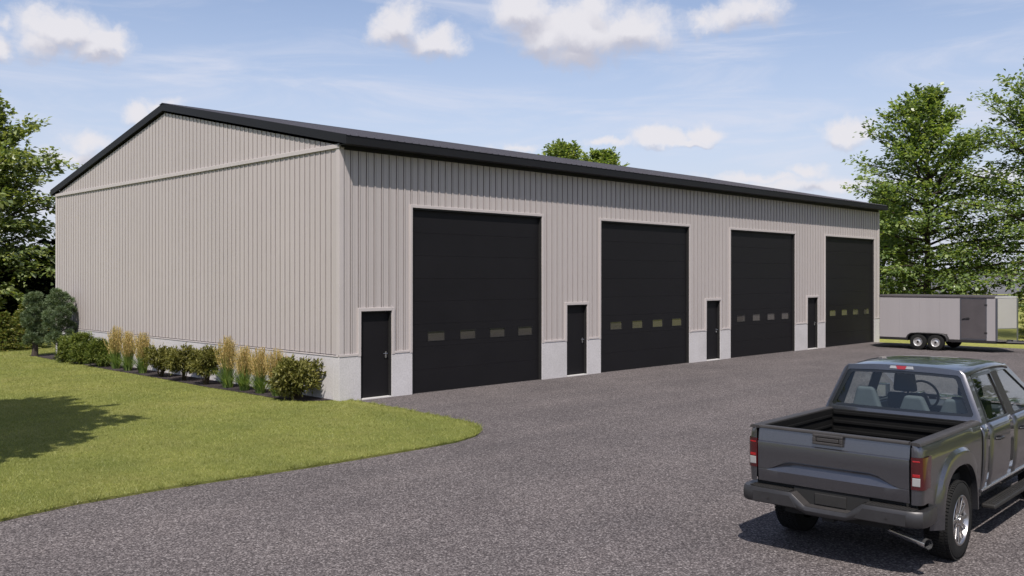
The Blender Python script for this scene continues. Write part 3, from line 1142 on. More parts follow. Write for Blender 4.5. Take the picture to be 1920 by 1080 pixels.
# exhaust
ex = MB().tube([(.25, 1.6, .44), (.30, .80, .38), (.50, .46, .360), (.92, .22, .355)], .040, 14, cap=False)
ex.build('exhaust_pipe', M['chrome'], T, smooth=40)
ex = MB().tube([(.85, .26, .357), (.94, .209, .355)], [.047, .052], 20, cap=False)
ex.tube([(.85, .26, .357), (.94, .209, .355)], [.041, .046], 20, cap=False)
ex.build('exhaust_tip', M['chrome'], T, smooth=40)
un = MB()
un.box(-.42, -.34, .2, 5.4, .50, .62); un.box(.34, .42, .2, 5.4, .50, .62)
un.box(-.55, .55, .24, .42, .42, .56)
un.box(-.85, .85, 2.05, 4.3, .46, .52); un.box(-.80, .80, .2, 2.05, .74, .82)
un.tube([(-.75, AX, .40), (.75, AX, .40)], .055, 12); un.lathe([(-.14, .03), (-.08, .15), (.08, .15), (.14, .03)], 18, 'y', (0.0, AX, .40))
un.tube([(-.75, AXF, .40), (.75, AXF, .40)], .045, 12)
un.box(-.28, .28, 1.9, 4.2, .38, .50)
un.box(-.78, -.45, 2.2, 3.5, .34, .52)
un.build('chassis', M['under'], T)
sp = MB().lathe([(-.10, .12), (-.10, .33), (-.06, .37), (.06, .37), (.10, .33), (.10, .12)], 28, 'z', (0, .72, .56))
sp.build('spare_wheel', M['rubber'], T, smooth=40)


def wheel(x, y, sg, name='wheel'):
    prof = [(-.125, .255), (-.132, .30), (-.130, .345), (-.118, .382), (-.10, .398), (-.06, .4045), (0, .405), (.06, .4045), (.10, .398), (.118, .382), (.130, .345), (.132, .30), (.125, .255)]
    t = MB().lathe(prof, 56, 'x', (0, 0, 0))
    # tread blocks, each standing proud of the carcass
    for k in range(72):
        q = 2 * math.pi * k / 72
        for j, (xa, xb) in enumerate(((-.118, -.082), (-.074, -.03), (-.022, .022), (.03, .074), (.082, .118))):
            r0, r1 = (.395, .4085) if j in (0, 4) else (.402, .4125)
            dq = .030
            off = (.018 if j % 2 else 0)
            vs = []
            for rr_ in (r0, r1):
                for xx, sh in ((xa, 0), (xb, .012)):
                    for dd in (-dq, dq):
                        a = q + off + dd + sh
                        vs.append((xx, rr_ * math.cos(a), rr_ * math.sin(a)))
            t.add(vs, [(4, 5, 7, 6), (0, 1, 5, 4), (2, 6, 7, 3), (0, 4, 6, 2), (1, 3, 7, 5)])
    w = t.build(name, M['rubber'], T, smooth=30)
    w.location = (x, y, .405)
    rim = MB()
    rim.lathe([(sg * .118, .256), (sg * .126, .262), (sg * .130, .258), (sg * .128, .246), (sg * .108, .236), (sg * .06, .226), (-sg * .10, .222)], 56, 'x')
    ro = rim.build('rim', M['alloy'], w, smooth=35)
    bk = MB().lathe([(sg * .0, .226), (sg * .0, .02)], 40, 'x')
    bk.lathe([(sg * .02, .17), (sg * .03, .16), (sg * .03, .05)], 36, 'x')
    bk.build('brake_disc', M['alloy_dark'], w, smooth=40)
    for k in range(6):
        for d in (-1, 1):
            a = 2 * math.pi * k / 6 + .25
            def pt(r, off, xx):
                return (sg * xx, r * math.cos(a) - off * math.sin(a), r * math.sin(a) + off * math.cos(a))
            o1, o2, w1, w2 = d * .026, d * .060, .015, .023
            f = [pt(.050, o1 - w1, .100), pt(.050, o1 + w1, .100), pt(.150, (o1 + o2) / 2 + .019, .108), pt(.238, o2 + w2, .112), pt(.238, o2 - w2, .112), pt(.150, (o1 + o2) / 2 - .019, .108)]
            MB().slab(f, (-sg * .045, 0, 0)).build('spoke', M['alloy'], w, bevel=.005)
    hb_ = MB().lathe([(sg * .06, .078), (sg * .103, .074), (sg * .112, .060), (sg * .114, .036), (sg * .124, .032), (sg * .126, .001)], 28, 'x')
    for k in range(6):
        a = 2 * math.pi * k / 6 + .25 + math.pi / 6
        hb_.lathe([(sg * .10, .010), (sg * .122, .010), (sg * .124, .001)], 8, 'x', (0, .055 * math.cos(a), .055 * math.sin(a)))
    hb_.build('hub_cap', M['alloy'], w, smooth=40)
    return w


for yy in (AX, AXF):
    for sg in (-1, 1):
        wheel(sg * .825, yy, sg)

# ---- cab
def xg(z):
    """greenhouse half width at height z"""
    t = (z - 1.27) / (1.83 - 1.27)
    return .885 + (.675 - .885) * t


def gp3(y, z, off=0.0, sg=1):
    return (sg * (xg(z) + off), y, z)


for sg in (-1, 1):
    # lower cab side: doors and front wing share one loft, cut into parts
    def skin(y0, y1, zb, zt, name, yc=None, n=6):
        ys = [y0 + (y1 - y0) * i / n for i in range(n + 1)]
        if yc is not None:
            ys = sorted(set([y0, y1] + [yc + .56 * math.sin(R(q)) for q in range(-90, 91, 9)] + [yc - .561, yc + .561]))
            ys = [y for y in ys if y0 <= y <= y1]
        rows = []
        for y in ys:
            z0 = zb
            if yc is not None:
                a = arch_z(y, yc)
                if a: z0 = max(z0, a)
            rows.append([])
            for i in range(14):
                z = z0 + (zt - z0) * i / 13
                x = xside(min(z, 1.29)) + .004 - .012 * math.exp(-((z - .62) / .05) ** 2) - (.028 * max(0, (z - 1.19) / .09) ** 2)
                rows[-1].append((sg * x, y, z))
        mb = MB().grid(rows)
        o = mb.build(name, M['paint'], T, smooth=35)
        so = o.modifiers.new('shell', 'SOLIDIFY'); so.thickness = .02; so.offset = -1 if False else 0
        return o
    skin(2.045, 2.262, .50, 1.275, 'cab_corner', n=3)
    rd = skin(2.270, 3.255, .50, 1.275, 'rear_door')
    fd = skin(3.263, 4.38, .50, 1.265, 'front_door')
    fw = skin(4.388, 5.70, .52, 1.20, 'front_wing', yc=AXF)
    for dpart, yh in ((rd, 2.50), (fd, 3.52)):
        h = MB()
        xb = xside(1.08) + .004
        h.tube([(sg * (xb + .01), yh, 1.085), (sg * (xb + .045), yh + .02, 1.087), (sg * (xb + .05), yh + .11, 1.088), (sg * (xb + .045), yh + .19, 1.087), (sg * (xb + .01), yh + .21, 1.085)], [.012, .015, .016, .015, .012], 8)
        h.build('handle', M['alloy_dark'], dpart, smooth=50)
    # rocker trim and running board
    MB().box(min(sg * .885, sg * .912), max(sg * .885, sg * .912), 2.06, 4.2, .545, .572).build('rocker_trim', M['chrome'], T, bevel=.006)
    rb = MB().box(min(sg * .86, sg * 1.01), max(sg * .86, sg * 1.01), 2.20, 4.25, .335, .385)
    rbo = rb.build('running_board', M['black_plastic'], T, bevel=.015)
    for i in range(4):
        x = .90 + .027 * i
        MB().box(min(sg * x, sg * (x + .014)), max(sg * x, sg * (x + .014)), 2.24, 4.2, .3855, .391).build('tread_strip', M['black_plastic'], rbo)
    # greenhouse pillars: solid pieces following the lean of the side
    def pil(name, pts, m=M['paint'], th=.035, off=0.0):
        mb = MB().slab([gp3(y, z, off, sg) for y, z in pts], (-sg * th, 0, 0))
        return mb.build(name, m, T, bevel=.006)
    pil('rear_pillar', [(2.07, 1.27), (2.36, 1.27), (2.44, 1.36), (2.42, 1.785), (2.36, 1.835), (2.165, 1.845)])
    pil('middle_pillar', [(3.20, 1.27), (3.50, 1.27), (3.42, 1.79), (3.12, 1.79)], M['black_plastic'], .03, .002)
    pil('roof_rail', [(2.165, 1.846), (2.36, 1.836), (2.42, 1.79), (3.80, 1.775), (4.72, 1.27), (4.86, 1.262), (3.90, 1.842)])
    pil('belt_trim', [(2.30, 1.262), (4.72, 1.262), (4.70, 1.285), (2.37, 1.285)], M['black_plastic'], .02, .006)
    # side glass
    for nm, pts in (('rear_side_glass', [(2.38, 1.285), (3.21, 1.285), (3.125, 1.79), (2.43, 1.79), (2.445, 1.36)]), ('front_side_glass', [(3.49, 1.285), (4.69, 1.285), (3.80, 1.775), (3.41, 1.785)])):
        mb = MB().poly([gp3(y, z, -.018, sg) for y, z in pts])
        mb.build(nm, M['glass'], T)
    # thin black frame round each side glass
    for pts in ([(2.345, 1.27), (3.235, 1.27), (3.145, 1.81), (2.40, 1.81)],):
        inn = [(2.395, 1.30), (3.205, 1.30), (3.12, 1.775), (2.435, 1.775)]
        fr = MB()
        for i in range(4):
            j = (i + 1) % 4
            fr.slab([gp3(*pts[i], .003, sg), gp3(*pts[j], .003, sg), gp3(*inn[j], .003, sg), gp3(*inn[i], .003, sg)], (-sg * .015, 0, 0))
        fr.build('window_surround', M['glass_border'], T)
    # mirror
    mi = MB()
    mi.tube([(sg * .88, 4.36, 1.26), (sg * 1.0, 4.34, 1.27)], .03, 10)
    mi.box(min(sg * .97, sg * 1.19), max(sg * .97, sg * 1.19), 4.30, 4.42, 1.21, 1.42)
    mo = mi.build('wing_mirror', M['paint'], T, bevel=.03, seg=3)
    MB().box(min(sg * .99, sg * 1.17), max(sg * .99, sg * 1.17), 4.294, 4.298, 1.235, 1.40).build('mirror_glass', M['chrome'], mo)

# rear panel of the cab with the window opening
def rp(x, z, off=0.0):
    t = (z - 1.33) / (1.86 - 1.33)
    return (x, 2.05 + .125 * t + off - .035 * (1 - (x / .9) ** 2), z)


outer = [(-.905, 1.318), (-.45, 1.318), (0, 1.318), (.45, 1.318), (.905, 1.318), (.878, 1.40), (.70, 1.83), (.655, 1.872), (.35, 1.89), (0, 1.896), (-.35, 1.89), (-.655, 1.872), (-.70, 1.83), (-.878, 1.40)]
inner = [(-.80, 1.368), (-.42, 1.362), (0, 1.362), (.42, 1.362), (.80, 1.368), (.818, 1.395), (.655, 1.792), (.625, 1.815), (.33, 1.828), (0, 1.832), (-.33, 1.828), (-.625, 1.815), (-.655, 1.792), (-.818, 1.395)]
pn = MB()
n = len(outer)
pn.grid([[rp(*p, .012) for p in outer], [rp(p[0] * .97, p[1], 0) for p in outer], [rp(*p, 0) for p in inner], [rp(*p, .03) for p in inner]], close_u=True)
pn.build('cab_back', M['paint'], T, smooth=30)
MB().box(-.89, .89, 2.03, 2.06, .5, 1.316).build('cab_back_lower', M['paint'], T)
gb = MB()
inn2 = [(x * .93 if abs(x) > .5 else x * .93, (z - 1.59) * .86 + 1.59) for x, z in inner]
gb.grid([[rp(*p, .008) for p in inner], [rp(*p, .008) for p in inn2]], close_u=True)
gb.build('glass_border', M['glass_border'], T)
gl = MB()
gl.grid([[rp(x, z, .012) for x in np.linspace(-1, 1, 9) * .0 + np.linspace(-(.815 - .165 * (z - 1.37) / .44), .815 - .165 * (z - 1.37) / .44, 9)] for z in np.linspace(1.368, 1.82, 5)])
gl.build('rear_glass', M['glass'], T, smooth=60)
bl = MB().slab([rp(-.14, 1.852, -.012), rp(.14, 1.852, -.012), rp(.13, 1.886, -.012), rp(-.13, 1.886, -.012)], (0, .03, 0))
blo = bl.build('high_brake_light', M['clear_lens'], T, bevel=.004)
MB().slab([rp(-.045, 1.849, -.016), rp(.045, 1.849, -.016), rp(.062, 1.889, -.016), rp(-.062, 1.889, -.016)], (0, .03, 0)).build('brake_lens', M['bright_red'], blo)

# roof
rows = []
for y, dz, wx in ((2.150, -.026, .97), (2.18, -.010, .985), (2.27, .004, 1), (2.45, .021, 1), (2.8, .036, 1), (3.2, .038, 1), (3.6, .022, 1), (3.80, .002, .99), (3.90, -.03, .98)):
    row = []
    for q in np.linspace(-1, 1, 17):
        x = .715 * wx * math.copysign(abs(q) ** .9, q)
        z = 1.888 + dz - .028 * q * q - .035 * abs(q) ** 10
        row.append((x, y, z))
    rows.append(row)
ro = MB().grid(rows).build('cab_roof', M['paint'], T, smooth=40)
so = ro.modifiers.new('shell', 'SOLIDIFY'); so.thickness = .025; so.offset = -1
# windscreen, bonnet, front
ws = MB().grid([[(q * (.655 + .17 * t), 3.88 + .98 * t - .05 * q * q * (1 - .3 * t), 1.855 - .60 * t) for q in np.linspace(-1, 1, 9)] for t in (0, .5, 1)])
ws.build('windscreen', M['glass'], T, smooth=60)
rows = []
for y, z, wdt in ((4.80, 1.235, .86), (5.0, 1.235, .87), (5.4, 1.215, .87), (5.62, 1.18, .86), (5.70, 1.12, .85)):
    rows.append([(q * wdt, y + (.05 * (1 - q * q) if y > 5.6 else 0), z - .03 * q ** 4 + .02 * math.exp(-((abs(q) - .6) / .1) ** 2)) for q in np.linspace(-1, 1, 15)])
MB().grid(rows).build('bonnet', M['paint'], T, smooth=35)
gr = MB().box(-.55, .55, 5.66, 5.76, .80, 1.10)
go_ = gr.build('grille', M['black_plastic'], T, bevel=.02)
for z in (.86, .95, 1.04):
    MB().box(-.55, .55, 5.765, 5.79, z - .02, z + .02).build('grille_bar', M['chrome'], go_, bevel=.008)
for sg in (-1, 1):
    MB().box(min(sg * .56, sg * .87), max(sg * .56, sg * .87), 5.58, 5.74, .85, 1.10).build('headlight', M['lamp_clear'], T, bevel=.03)
MB().box(-.92, .92, 5.62, 5.86, .50, .76).build('front_bumper', M['paint'], T, bevel=.04, seg=3)

# interior
it = MB().box(-.82, .82, 2.08, 4.8, .52, .60)
it.box(-.84, -.80, 2.08, 4.7, .6, 1.24); it.box(.80, .84, 2.08, 4.7, .6, 1.24)
it.box(-.82, .82, 2.07, 2.10, .6, 1.32)
it.build('cab_floor', M['dash'], T)
MB().box(-.80, .80, 4.25, 4.80, .85, 1.20).build('dashboard', M['dash'], T, bevel=.06, seg=3)


def seat_back(x0, x1, y, z0, z1, m, parent, lean=.16, tb=.10):
    mb = MB()
    w = x1 - x0
    mb.slab([(x0, y, z0), (x1, y, z0), (x1 - w * .06, y + -lean, z1), (x0 + w * .06, y - lean, z1)], (0, tb, 0))
    return mb.build('seat_back', m, parent, bevel=.035, seg=3)


def head_rest(x, y, z0, z1, wb, wt, m, parent):
    mb = MB()
    mb.slab([(x - wb / 2, y, z0), (x + wb / 2, y, z0), (x + wt / 2, y - .03, z1), (x - wt / 2, y - .03, z1)], (0, .11, 0))
    return mb.build('head_rest', m, parent, bevel=.035, seg=3)


for nm, x0, x1, y in (('driver_seat', -.68, -.12, 3.52), ('passenger_seat', .12, .68, 3.52)):
    c = MB().box(x0, x1, y - .02, y + .50, .72, .90).build(nm, M['seat_dark'], T, bevel=.04, seg=3)
    seat_back(x0 + .02, x1 - .02, y, .86, 1.42, M['seat_dark'], c)
    head_rest((x0 + x1) / 2, y - .17, 1.44, 1.69, .30, .24, M['seat_dark'], c)
c = MB().box(-.74, .74, 2.36, 2.80, .72, .88).build('rear_bench', M['seat'], T, bevel=.04, seg=3)
seat_back(-.74, .74, 2.30, .86, 1.36, M['seat'], c, lean=.08, tb=.10)
for x in (-.47, .10, .56):
    head_rest(x, 2.24, 1.33, 1.60 if x < 0 else 1.53, .36, .20, M['seat'], c)
swm = MB()
rows = []
for i in range(32):
    a = 2 * math.pi * i / 32
    ctr = Vector((-.38 + .20 * math.cos(a), 4.02 - .06 * math.sin(a), 1.34 + .19 * math.sin(a)))
    rad = Vector((math.cos(a), -.3 * math.sin(a), .95 * math.sin(a))).normalized()
    nn = Vector((0, 1, .3)).normalized()
    rows.append([ctr + (rad * math.cos(b) + nn * math.sin(b)) * .017 for b in [2 * math.pi * k / 8 for k in range(8)]])
swm.grid(rows, close_u=True, close_v=True)
swm.tube([(-.38, 4.04, 1.34), (-.38, 4.3, 1.10)], .04, 10)
swm.box(-.56, -.20, 4.02, 4.05, 1.325, 1.355)
swm.build('steering_wheel', M['dash'], T, smooth=50)
# ------------------------------------------------------------------ the cargo trailer
M['trailer'] = weathered('pale grey trailer skin', (.335, .315, .322), .22, .5, .05, spec=.5, stretch=(1, 3, .2))
M['trailer_dark'] = weathered('dark grey trailer door', (.078, .069, .073), .45, 2, .1)
M['trailer_frame'] = weathered('black trailer frame', (.016, .015, .016), .55, 3, .15)
M['nose'] = weathered('white nose sheet', (.50, .49, .49), .15, .8, .04, metal=.35)
M['mirror'] = mat('polished aluminium', (.72, .72, .72), .06, 1.0)
M['bright_alloy'] = mat('bright wheel alloy', (.70, .69, .68), .35, .7)
M['post'] = mat('slate corner post', (.10, .105, .125), .35, .4)
TA = .05
TR = empty('cargo_trailer', (26.238, -3.601, 0), math.pi + TA, 'pale grey enclosed trailer with twin axles parked at the far end of the gravel', 'trailer')
Y0, Y1, ZB, ZT, TW = -1.98, 2.53, .46, 2.13, 2.0
TIP = 3.05
MB().box(-TW + .01, -.01, Y0, Y1, ZB, ZT).build('cargo_body', M['trailer'], TR, bevel=.01)
for k in range(4):
    y0, y1 = Y0 + .02 + k * .80, Y0 + .02 + (k + 1) * .80 - .003
    MB().box(-.0095, -.004, y0, y1, ZB + .01, ZT - .01).build('side_panel', M['trailer'], TR)
MB().box(-.0095, -.004, 2.20, Y1 - .03, ZB + .01, ZT - .01).build('side_panel', M['trailer'], TR)
rf = MB()
rf.slab([(-TW - .01, Y0 - .02, ZT), (-TW - .01, Y1 - .04, ZT), (.01, Y1 - .04, ZT), (.01, Y0 - .02, ZT)], (0, 0, .11))
rf.build('roof_rail', M['trailer_dark'], TR, bevel=.03)
MB().slab([(-TW, Y1 - .039, ZT), (-1.12, TIP - .02, ZT), (-.88, TIP - .02, ZT), (0, Y1 - .039, ZT)], (0, 0, .085)).build('nose_roof', M['nose'], TR, bevel=.02)
fr = MB()
fr.box(-TW + .02, -.02, Y0, Y1, ZB - .10, ZB - .003)
fr.build('floor_frame', M['trailer_frame'], TR, bevel=.006)
MB().box(-.03, .006, Y0, Y1 + .0, ZB - .095, ZB + .012).build('side_sill', M['trailer_frame'], TR, bevel=.004)
for sg in (0, 1):
    a = (-.02 if sg == 0 else -TW + .02, Y1 + .03)
    b = (-1 + (.11 if sg == 0 else -.11), TIP)
    out = Vector((1 if sg == 0 else -1, 1.0, 0)).normalized()
    MB().slab([(*a, ZB + .50), (*b, ZB + .50), (*b, ZT), (*a, ZT)], (-out * .03)).build('nose_panel', M['nose'], TR, bevel=.005)
    MB().slab([(*(Vector((*a, 0)) + out * .004).xy, ZB - .02), (*(Vector((*b, 0)) + out * .004).xy, ZB - .02), (*(Vector((*b, 0)) + out * .004).xy, ZB + .495), (*(Vector((*a, 0)) + out * .004).xy, ZB + .495)], (-out * .03)).build('stone_guard', M['mirror'], TR, bevel=.005)
    x = -.02 if sg == 0 else -TW + .02
    MB().box(x - .05, x + .022, Y1 - .02, Y1 + .055, ZB - .01, ZT + .02).build('corner_post', M['post'], TR, bevel=.015)
MB().box(-1.10, -.90, TIP - .04, TIP + .012, ZB - .02, ZT).build('nose_post', M['post'], TR, bevel=.02)
d = MB().box(-.012, .010, 1.25, 2.17, ZB + .07, ZT - .03).build('side_door', M['trailer_dark'], TR, bevel=.006)
f = MB()
for y0, y1, z0, z1 in ((1.22, 1.25, ZB + .04, ZT - .012), (2.17, 2.20, ZB + .04, ZT - .012), (1.25, 2.17, ZB + .04, ZB + .068), (1.25, 2.17, ZT - .029, ZT - .012)):
    f.box(-.008, .014, y0, y1, z0, z1)
f.build('door_frame', M['post'], TR, bevel=.003)
h = MB(); h.tube([(.03, 1.30, 1.30), (.035, 1.40, 1.33), (.035, 1.58, 1.335)], .014, 8); h.box(.008, .028, 1.46, 1.56, 1.30, 1.37)
h.build('handle', M['trailer_frame'], d, smooth=40)
for z in (.75, 1.85):
    MB().box(.008, .022, 2.12, 2.22, z, z + .05).build('hinge', M['trailer_frame'], d)
# fenders and wheels both sides
for x0 in (0.0, -TW):
    s = 1 if x0 == 0 else -1
    fe = MB()
    rows = []
    pr = [(-.81, .40), (-.80, .52), (-.74, .62), (-.62, .685), (-.40, .705), (.40, .705), (.62, .685), (.74, .62), (.80, .52), (.81, .40)]
    for y, z in pr:
        ny, nz = y * .94, z - .035
        rows.append([(x0 + s * .004, y, z), (x0 + s * .225, y, z), (x0 + s * .238, (y + ny) / 2, (z + nz) / 2), (x0 + s * .225, ny, nz), (x0 + s * .004, ny, nz)])
    fe.grid(rows)
    fe.box(min(x0 - s * .24, x0 - s * .02), max(x0 - s * .24, x0 - s * .02), -.76, .76, .40, .72) if False else None
    fe.box(min(x0 + s * .003, x0 + s * .010), max(x0 + s * .003, x0 + s * .010), -.74, .74, .47, .67)
    fe.slab([(x0 + s * .05, -.10, .38), (x0 + s * .05, .10, .38), (x0 + s * .05, .06, .66), (x0 + s * .05, -.06, .66)], (-s * .03, 0, 0))
    fe.build('fender', M['trailer_frame'], TR, smooth=40)
    for yc in (-.345, .345):
        t = MB().lathe([(-.10, .17), (-.105, .26), (-.09, .312), (-.06, .328), (0, .330), (.06, .328), (.09, .312), (.105, .26), (.10, .17)], 36, 'x')
        w = t.build('wheel', M['rubber'], TR, smooth=40)
        w.location = (x0 + s * .112, yc, .33)
        r = MB().lathe([(s * .098, .178), (s * .106, .176), (s * .100, .165), (s * .055, .155), (s * .05, .10), (s * .075, .06), (s * .078, .045)], 32, 'x')
        ro_ = r.build('rim', M['bright_alloy'], w, smooth=40)
        hc = MB().lathe([(s * .05, .046), (s * .110, .040), (s * .115, .001)], 16, 'x')
        hc.build('hub', M['trailer_frame'], w, smooth=40)
tg_ = MB()
tg_.tube([(-.30, Y1 - .3, ZB - .06), (-1.0, TIP + 1.1, ZB - .07)], .055, 4); tg_.tube([(-1.7, Y1 - .3, ZB - .06), (-1.0, TIP + 1.1, ZB - .07)], .055, 4)
tg_.box(-1.05, -.95, TIP + .9, TIP + 1.35, ZB - .10, ZB - .03)
tg_.build('tongue', M['trailer_frame'], TR)
ax = MB()
for yc in (-.345, .345):
    ax.tube([(-TW - .1, yc, .33), (.1, yc, .33)], .035, 8)
ax.build('axles', M['trailer_frame'], TR)
# ------------------------------------------------------------------ plants
def quads_mesh(name, base, dirv, nrm, ln, wd, mats, parent=None, mid=.45, cup=.12):
    """one little pointed leaf per row"""
    d = dirv / np.linalg.norm(dirv, axis=1, keepdims=True)
    s = np.cross(d, nrm)
    s /= np.linalg.norm(s, axis=1, keepdims=True) + 1e-9
    n = np.cross(s, d)
    ln = np.asarray(ln).reshape(-1, 1) * np.ones((len(base), 1)); wd = np.asarray(wd).reshape(-1, 1) * np.ones((len(base), 1))
    V = np.empty((len(base), 4, 3), np.float32)
    V[:, 0] = base
    V[:, 1] = base + d * ln * mid + s * wd * .5 + n * ln * cup
    V[:, 2] = base + d * ln
    V[:, 3] = base + d * ln * mid - s * wd * .5 + n * ln * cup
    F = np.arange(len(base) * 4, dtype=np.int32).reshape(-1, 4)
    return np_mesh(name, V, F, mats, parent)


def unit(v):
    return v / (np.linalg.norm(v, axis=-1, keepdims=True) + 1e-9)


def broad_tree(name, label, loc, h, r, seed, leafm, leaf=.17, limbs=52, base=.16, tr=.17, twigs=13, lpt=26, group=None, lean=0.0, top_sharp=1.0, dens=1.0):
    g = np.random.default_rng(seed)
    root = empty(name, loc, 0, label, 'tree', group)
    mb = MB()
    nseg = 9
    tp, tr_ = [], []
    wob_ = g.normal(0, .10, (nseg + 1, 2)).cumsum(0) * .6
    wob_[0] = 0
    for i in range(nseg + 1):
        t = i / nseg
        tp.append(Vector((wob_[i, 0] + lean * t, wob_[i, 1], t * h * .95)))
        tr_.append(tr * (1 - .88 * t) * (1.35 if i == 0 else 1))
    mb.tube(tp, tr_, 10)

    def trunk(z):
        t = max(0, min(1, z / (h * .95))) * nseg
        i = min(nseg - 1, int(t))
        return tp[i].lerp(tp[i + 1], t - i), tr_[i] + (tr_[i + 1] - tr_[i]) * (t - i)
    B_, D_, N_ = [], [], []
    for i in range(limbs):
        s = (i + g.uniform(.2, .8)) / limbs
        z = h * (base + (1 - base) * .97 * s ** .92)
        prof = (math.sin(math.pi * (min(1, .16 + .84 * (1 - s)) ** .8) * .86 + .10)) ** .7
        prof = max(.30, (1 - s ** (3.8 * top_sharp)) ** .70 * (.78 + .22 * min(1, s / .22)))
        L = r * prof * g.uniform(.62, 1.10)
        az = i * 2.39996 + g.uniform(-.35, .35)
        el = R(4 + 54 * s ** 1.15 + g.uniform(-14, 14))
        p, rr = trunk(z - L * math.sin(el) * .35)
        o = Vector((math.cos(az), math.sin(az), 0))
        pts = []
        n = 6
        bend = g.uniform(-.12, .12)
        for k in range(n + 1):
            t = k / n
            q = p + o * (L * t * math.cos(el)) + Vector((-o.y, o.x, 0)) * (bend * L * t * t) + Vector((0, 0, L * (math.sin(el) * t - .20 * t * t * (1 - s))))
            pts.append(q)
        mb.tube(pts, [max(.012, min(rr * .75, .016 + .017 * L) * (1 - .85 * k / n)) for k in range(n + 1)], 6, cap=False)
        m = int(twigs * (.5 + .6 * L / r))
        for j in range(m):
            t = .22 + .78 * (j + g.uniform(0, 1)) / m
            kk = min(n - 1, int(t * n))
            q = pts[kk].lerp(pts[kk + 1], t * n - kk)
            tn = (pts[kk + 1] - pts[kk]).normalized()
            sd = 1 if j % 2 else -1
            a = sd * R(g.uniform(28, 75))
            td = Matrix.Rotation(a, 3, 'Z') @ tn
            td.z += g.uniform(-.38, .50)
            td.normalize()
            tl = L * g.uniform(.16, .32) * (1.15 - .55 * t) + .34
            if g.uniform() < .5:
                mb.tube([q, q + td * tl * .55, q + td * tl + Vector((0, 0, -.06 * tl))], [.010, .007, .003], 3, cap=False)
            nl = int(lpt * dens * g.uniform(.6, 1.25))
            u = g.uniform(.12, 1.08, nl)
            lat = Vector((-td.y, td.x, 0)).normalized()
            width = .30 * tl + .10
            side = g.normal(0, 1, nl) * width * .55 * (1.1 - .6 * np.abs(u - .5))
            vert = g.normal(0, .11, nl) - .14 * u * u * tl
            P = np.array(q)[None] + np.outer(u * tl, np.array(td)) + np.outer(side, np.array(lat))
            P[:, 2] += vert
            dd = np.array(td)[None] * .8 + np.outer(np.sign(side) * g.uniform(.2, 1.1, nl), np.array(lat)) + g.normal(0, .30, (nl, 3))
            dd[:, 2] -= g.uniform(.05, .6, nl)
            nn = np.array([0, 0, 1.0])[None] + g.normal(0, .42, (nl, 3))
            B_.append(P); D_.append(dd); N_.append(nn)
    mb.build('trunk', M['bark'], root, smooth=60, recalc=False)
    Bs, Ds, Ns = np.concatenate(B_), np.concatenate(D_), np.concatenate(N_)
    k = len(Bs)
    ln = leaf * g.uniform(.65, 1.3, k)
    quads_mesh('crown', Bs, Ds, unit(Ns), ln, ln * g.uniform(.48, .72, k), leafm, root)
    return root


def ell(g, n, rx, ry, rz, lo=.55, hi=1.0):
    v = unit(g.normal(0, 1, (n, 3)))
    q = v * (g.uniform(lo ** 3, hi ** 3, n) ** (1 / 3))[:, None]
    return q * np.array([rx, ry, rz])[None], v


def mound(name, label, loc, rx, h, seed, leafm, n=5200, leaf=.055, wr=.30, lift=.0, stems=0, group=None, cat='shrub', up=.35, lumps=16, gap=.30):
    """a shrub built of many short leafy shoots gathered in clumps"""
    g = np.random.default_rng(seed)
    root = empty(name, loc, 0, label, cat, group)
    rz = (h - lift) / 2
    cz = lift + rz
    C, _ = ell(g, lumps, rx * .72, rx * .72, rz * .72, .35, 1)
    st = MB()
    if stems:
        for i in range(stems):
            a = i * 2.4 + g.uniform(-.3, .3)
            c = C[i % lumps]
            q = Vector((c[0] * .55, c[1] * .55, cz + c[2] * .5 - .05))
            b = Vector((math.cos(a) * .05, math.sin(a) * .05, -.02))
            st.tube([b, b.lerp(q, .5) + Vector((math.cos(a) * .04, math.sin(a) * .04, 0)), q], [.016, .012, .006], 5, cap=False)
    else:
        st.tube([(0, 0, -.02), (0, 0, cz)], [.03, .01], 6)
    st.build('stems', M['stem'], root)
    per = n // lumps
    P, D, N = [], [], []
    for c in C:
        r = g.uniform(.26, .42) * rx
        nsh = per // 9
        sh = unit(g.normal(0, 1, (nsh, 3)) + unit(c)[None] * .55 + np.array([0, 0, up])[None])
        for d in sh:
            L = r * g.uniform(.75, 1.3)
            t = np.linspace(.35, 1, 9)
            p = c[None] + np.outer(t * L, d)
            out = d[None] * .75 + g.normal(0, .55, (9, 3))
            P.append(p); D.append(out); N.append(g.normal(0, 1, (9, 3)) + np.array([0, 0, .8])[None])
    P, D, N = np.concatenate(P), np.concatenate(D), np.concatenate(N)
    P[:, 2] += cz
    ok = P[:, 2] > .03
    P, D, N = P[ok], D[ok], N[ok]
    ln = leaf * g.uniform(.7, 1.4, len(P))
    quads_mesh('foliage', P, D, unit(N), ln, ln * wr * g.uniform(.8, 1.2, len(P)), leafm, root)
    return root


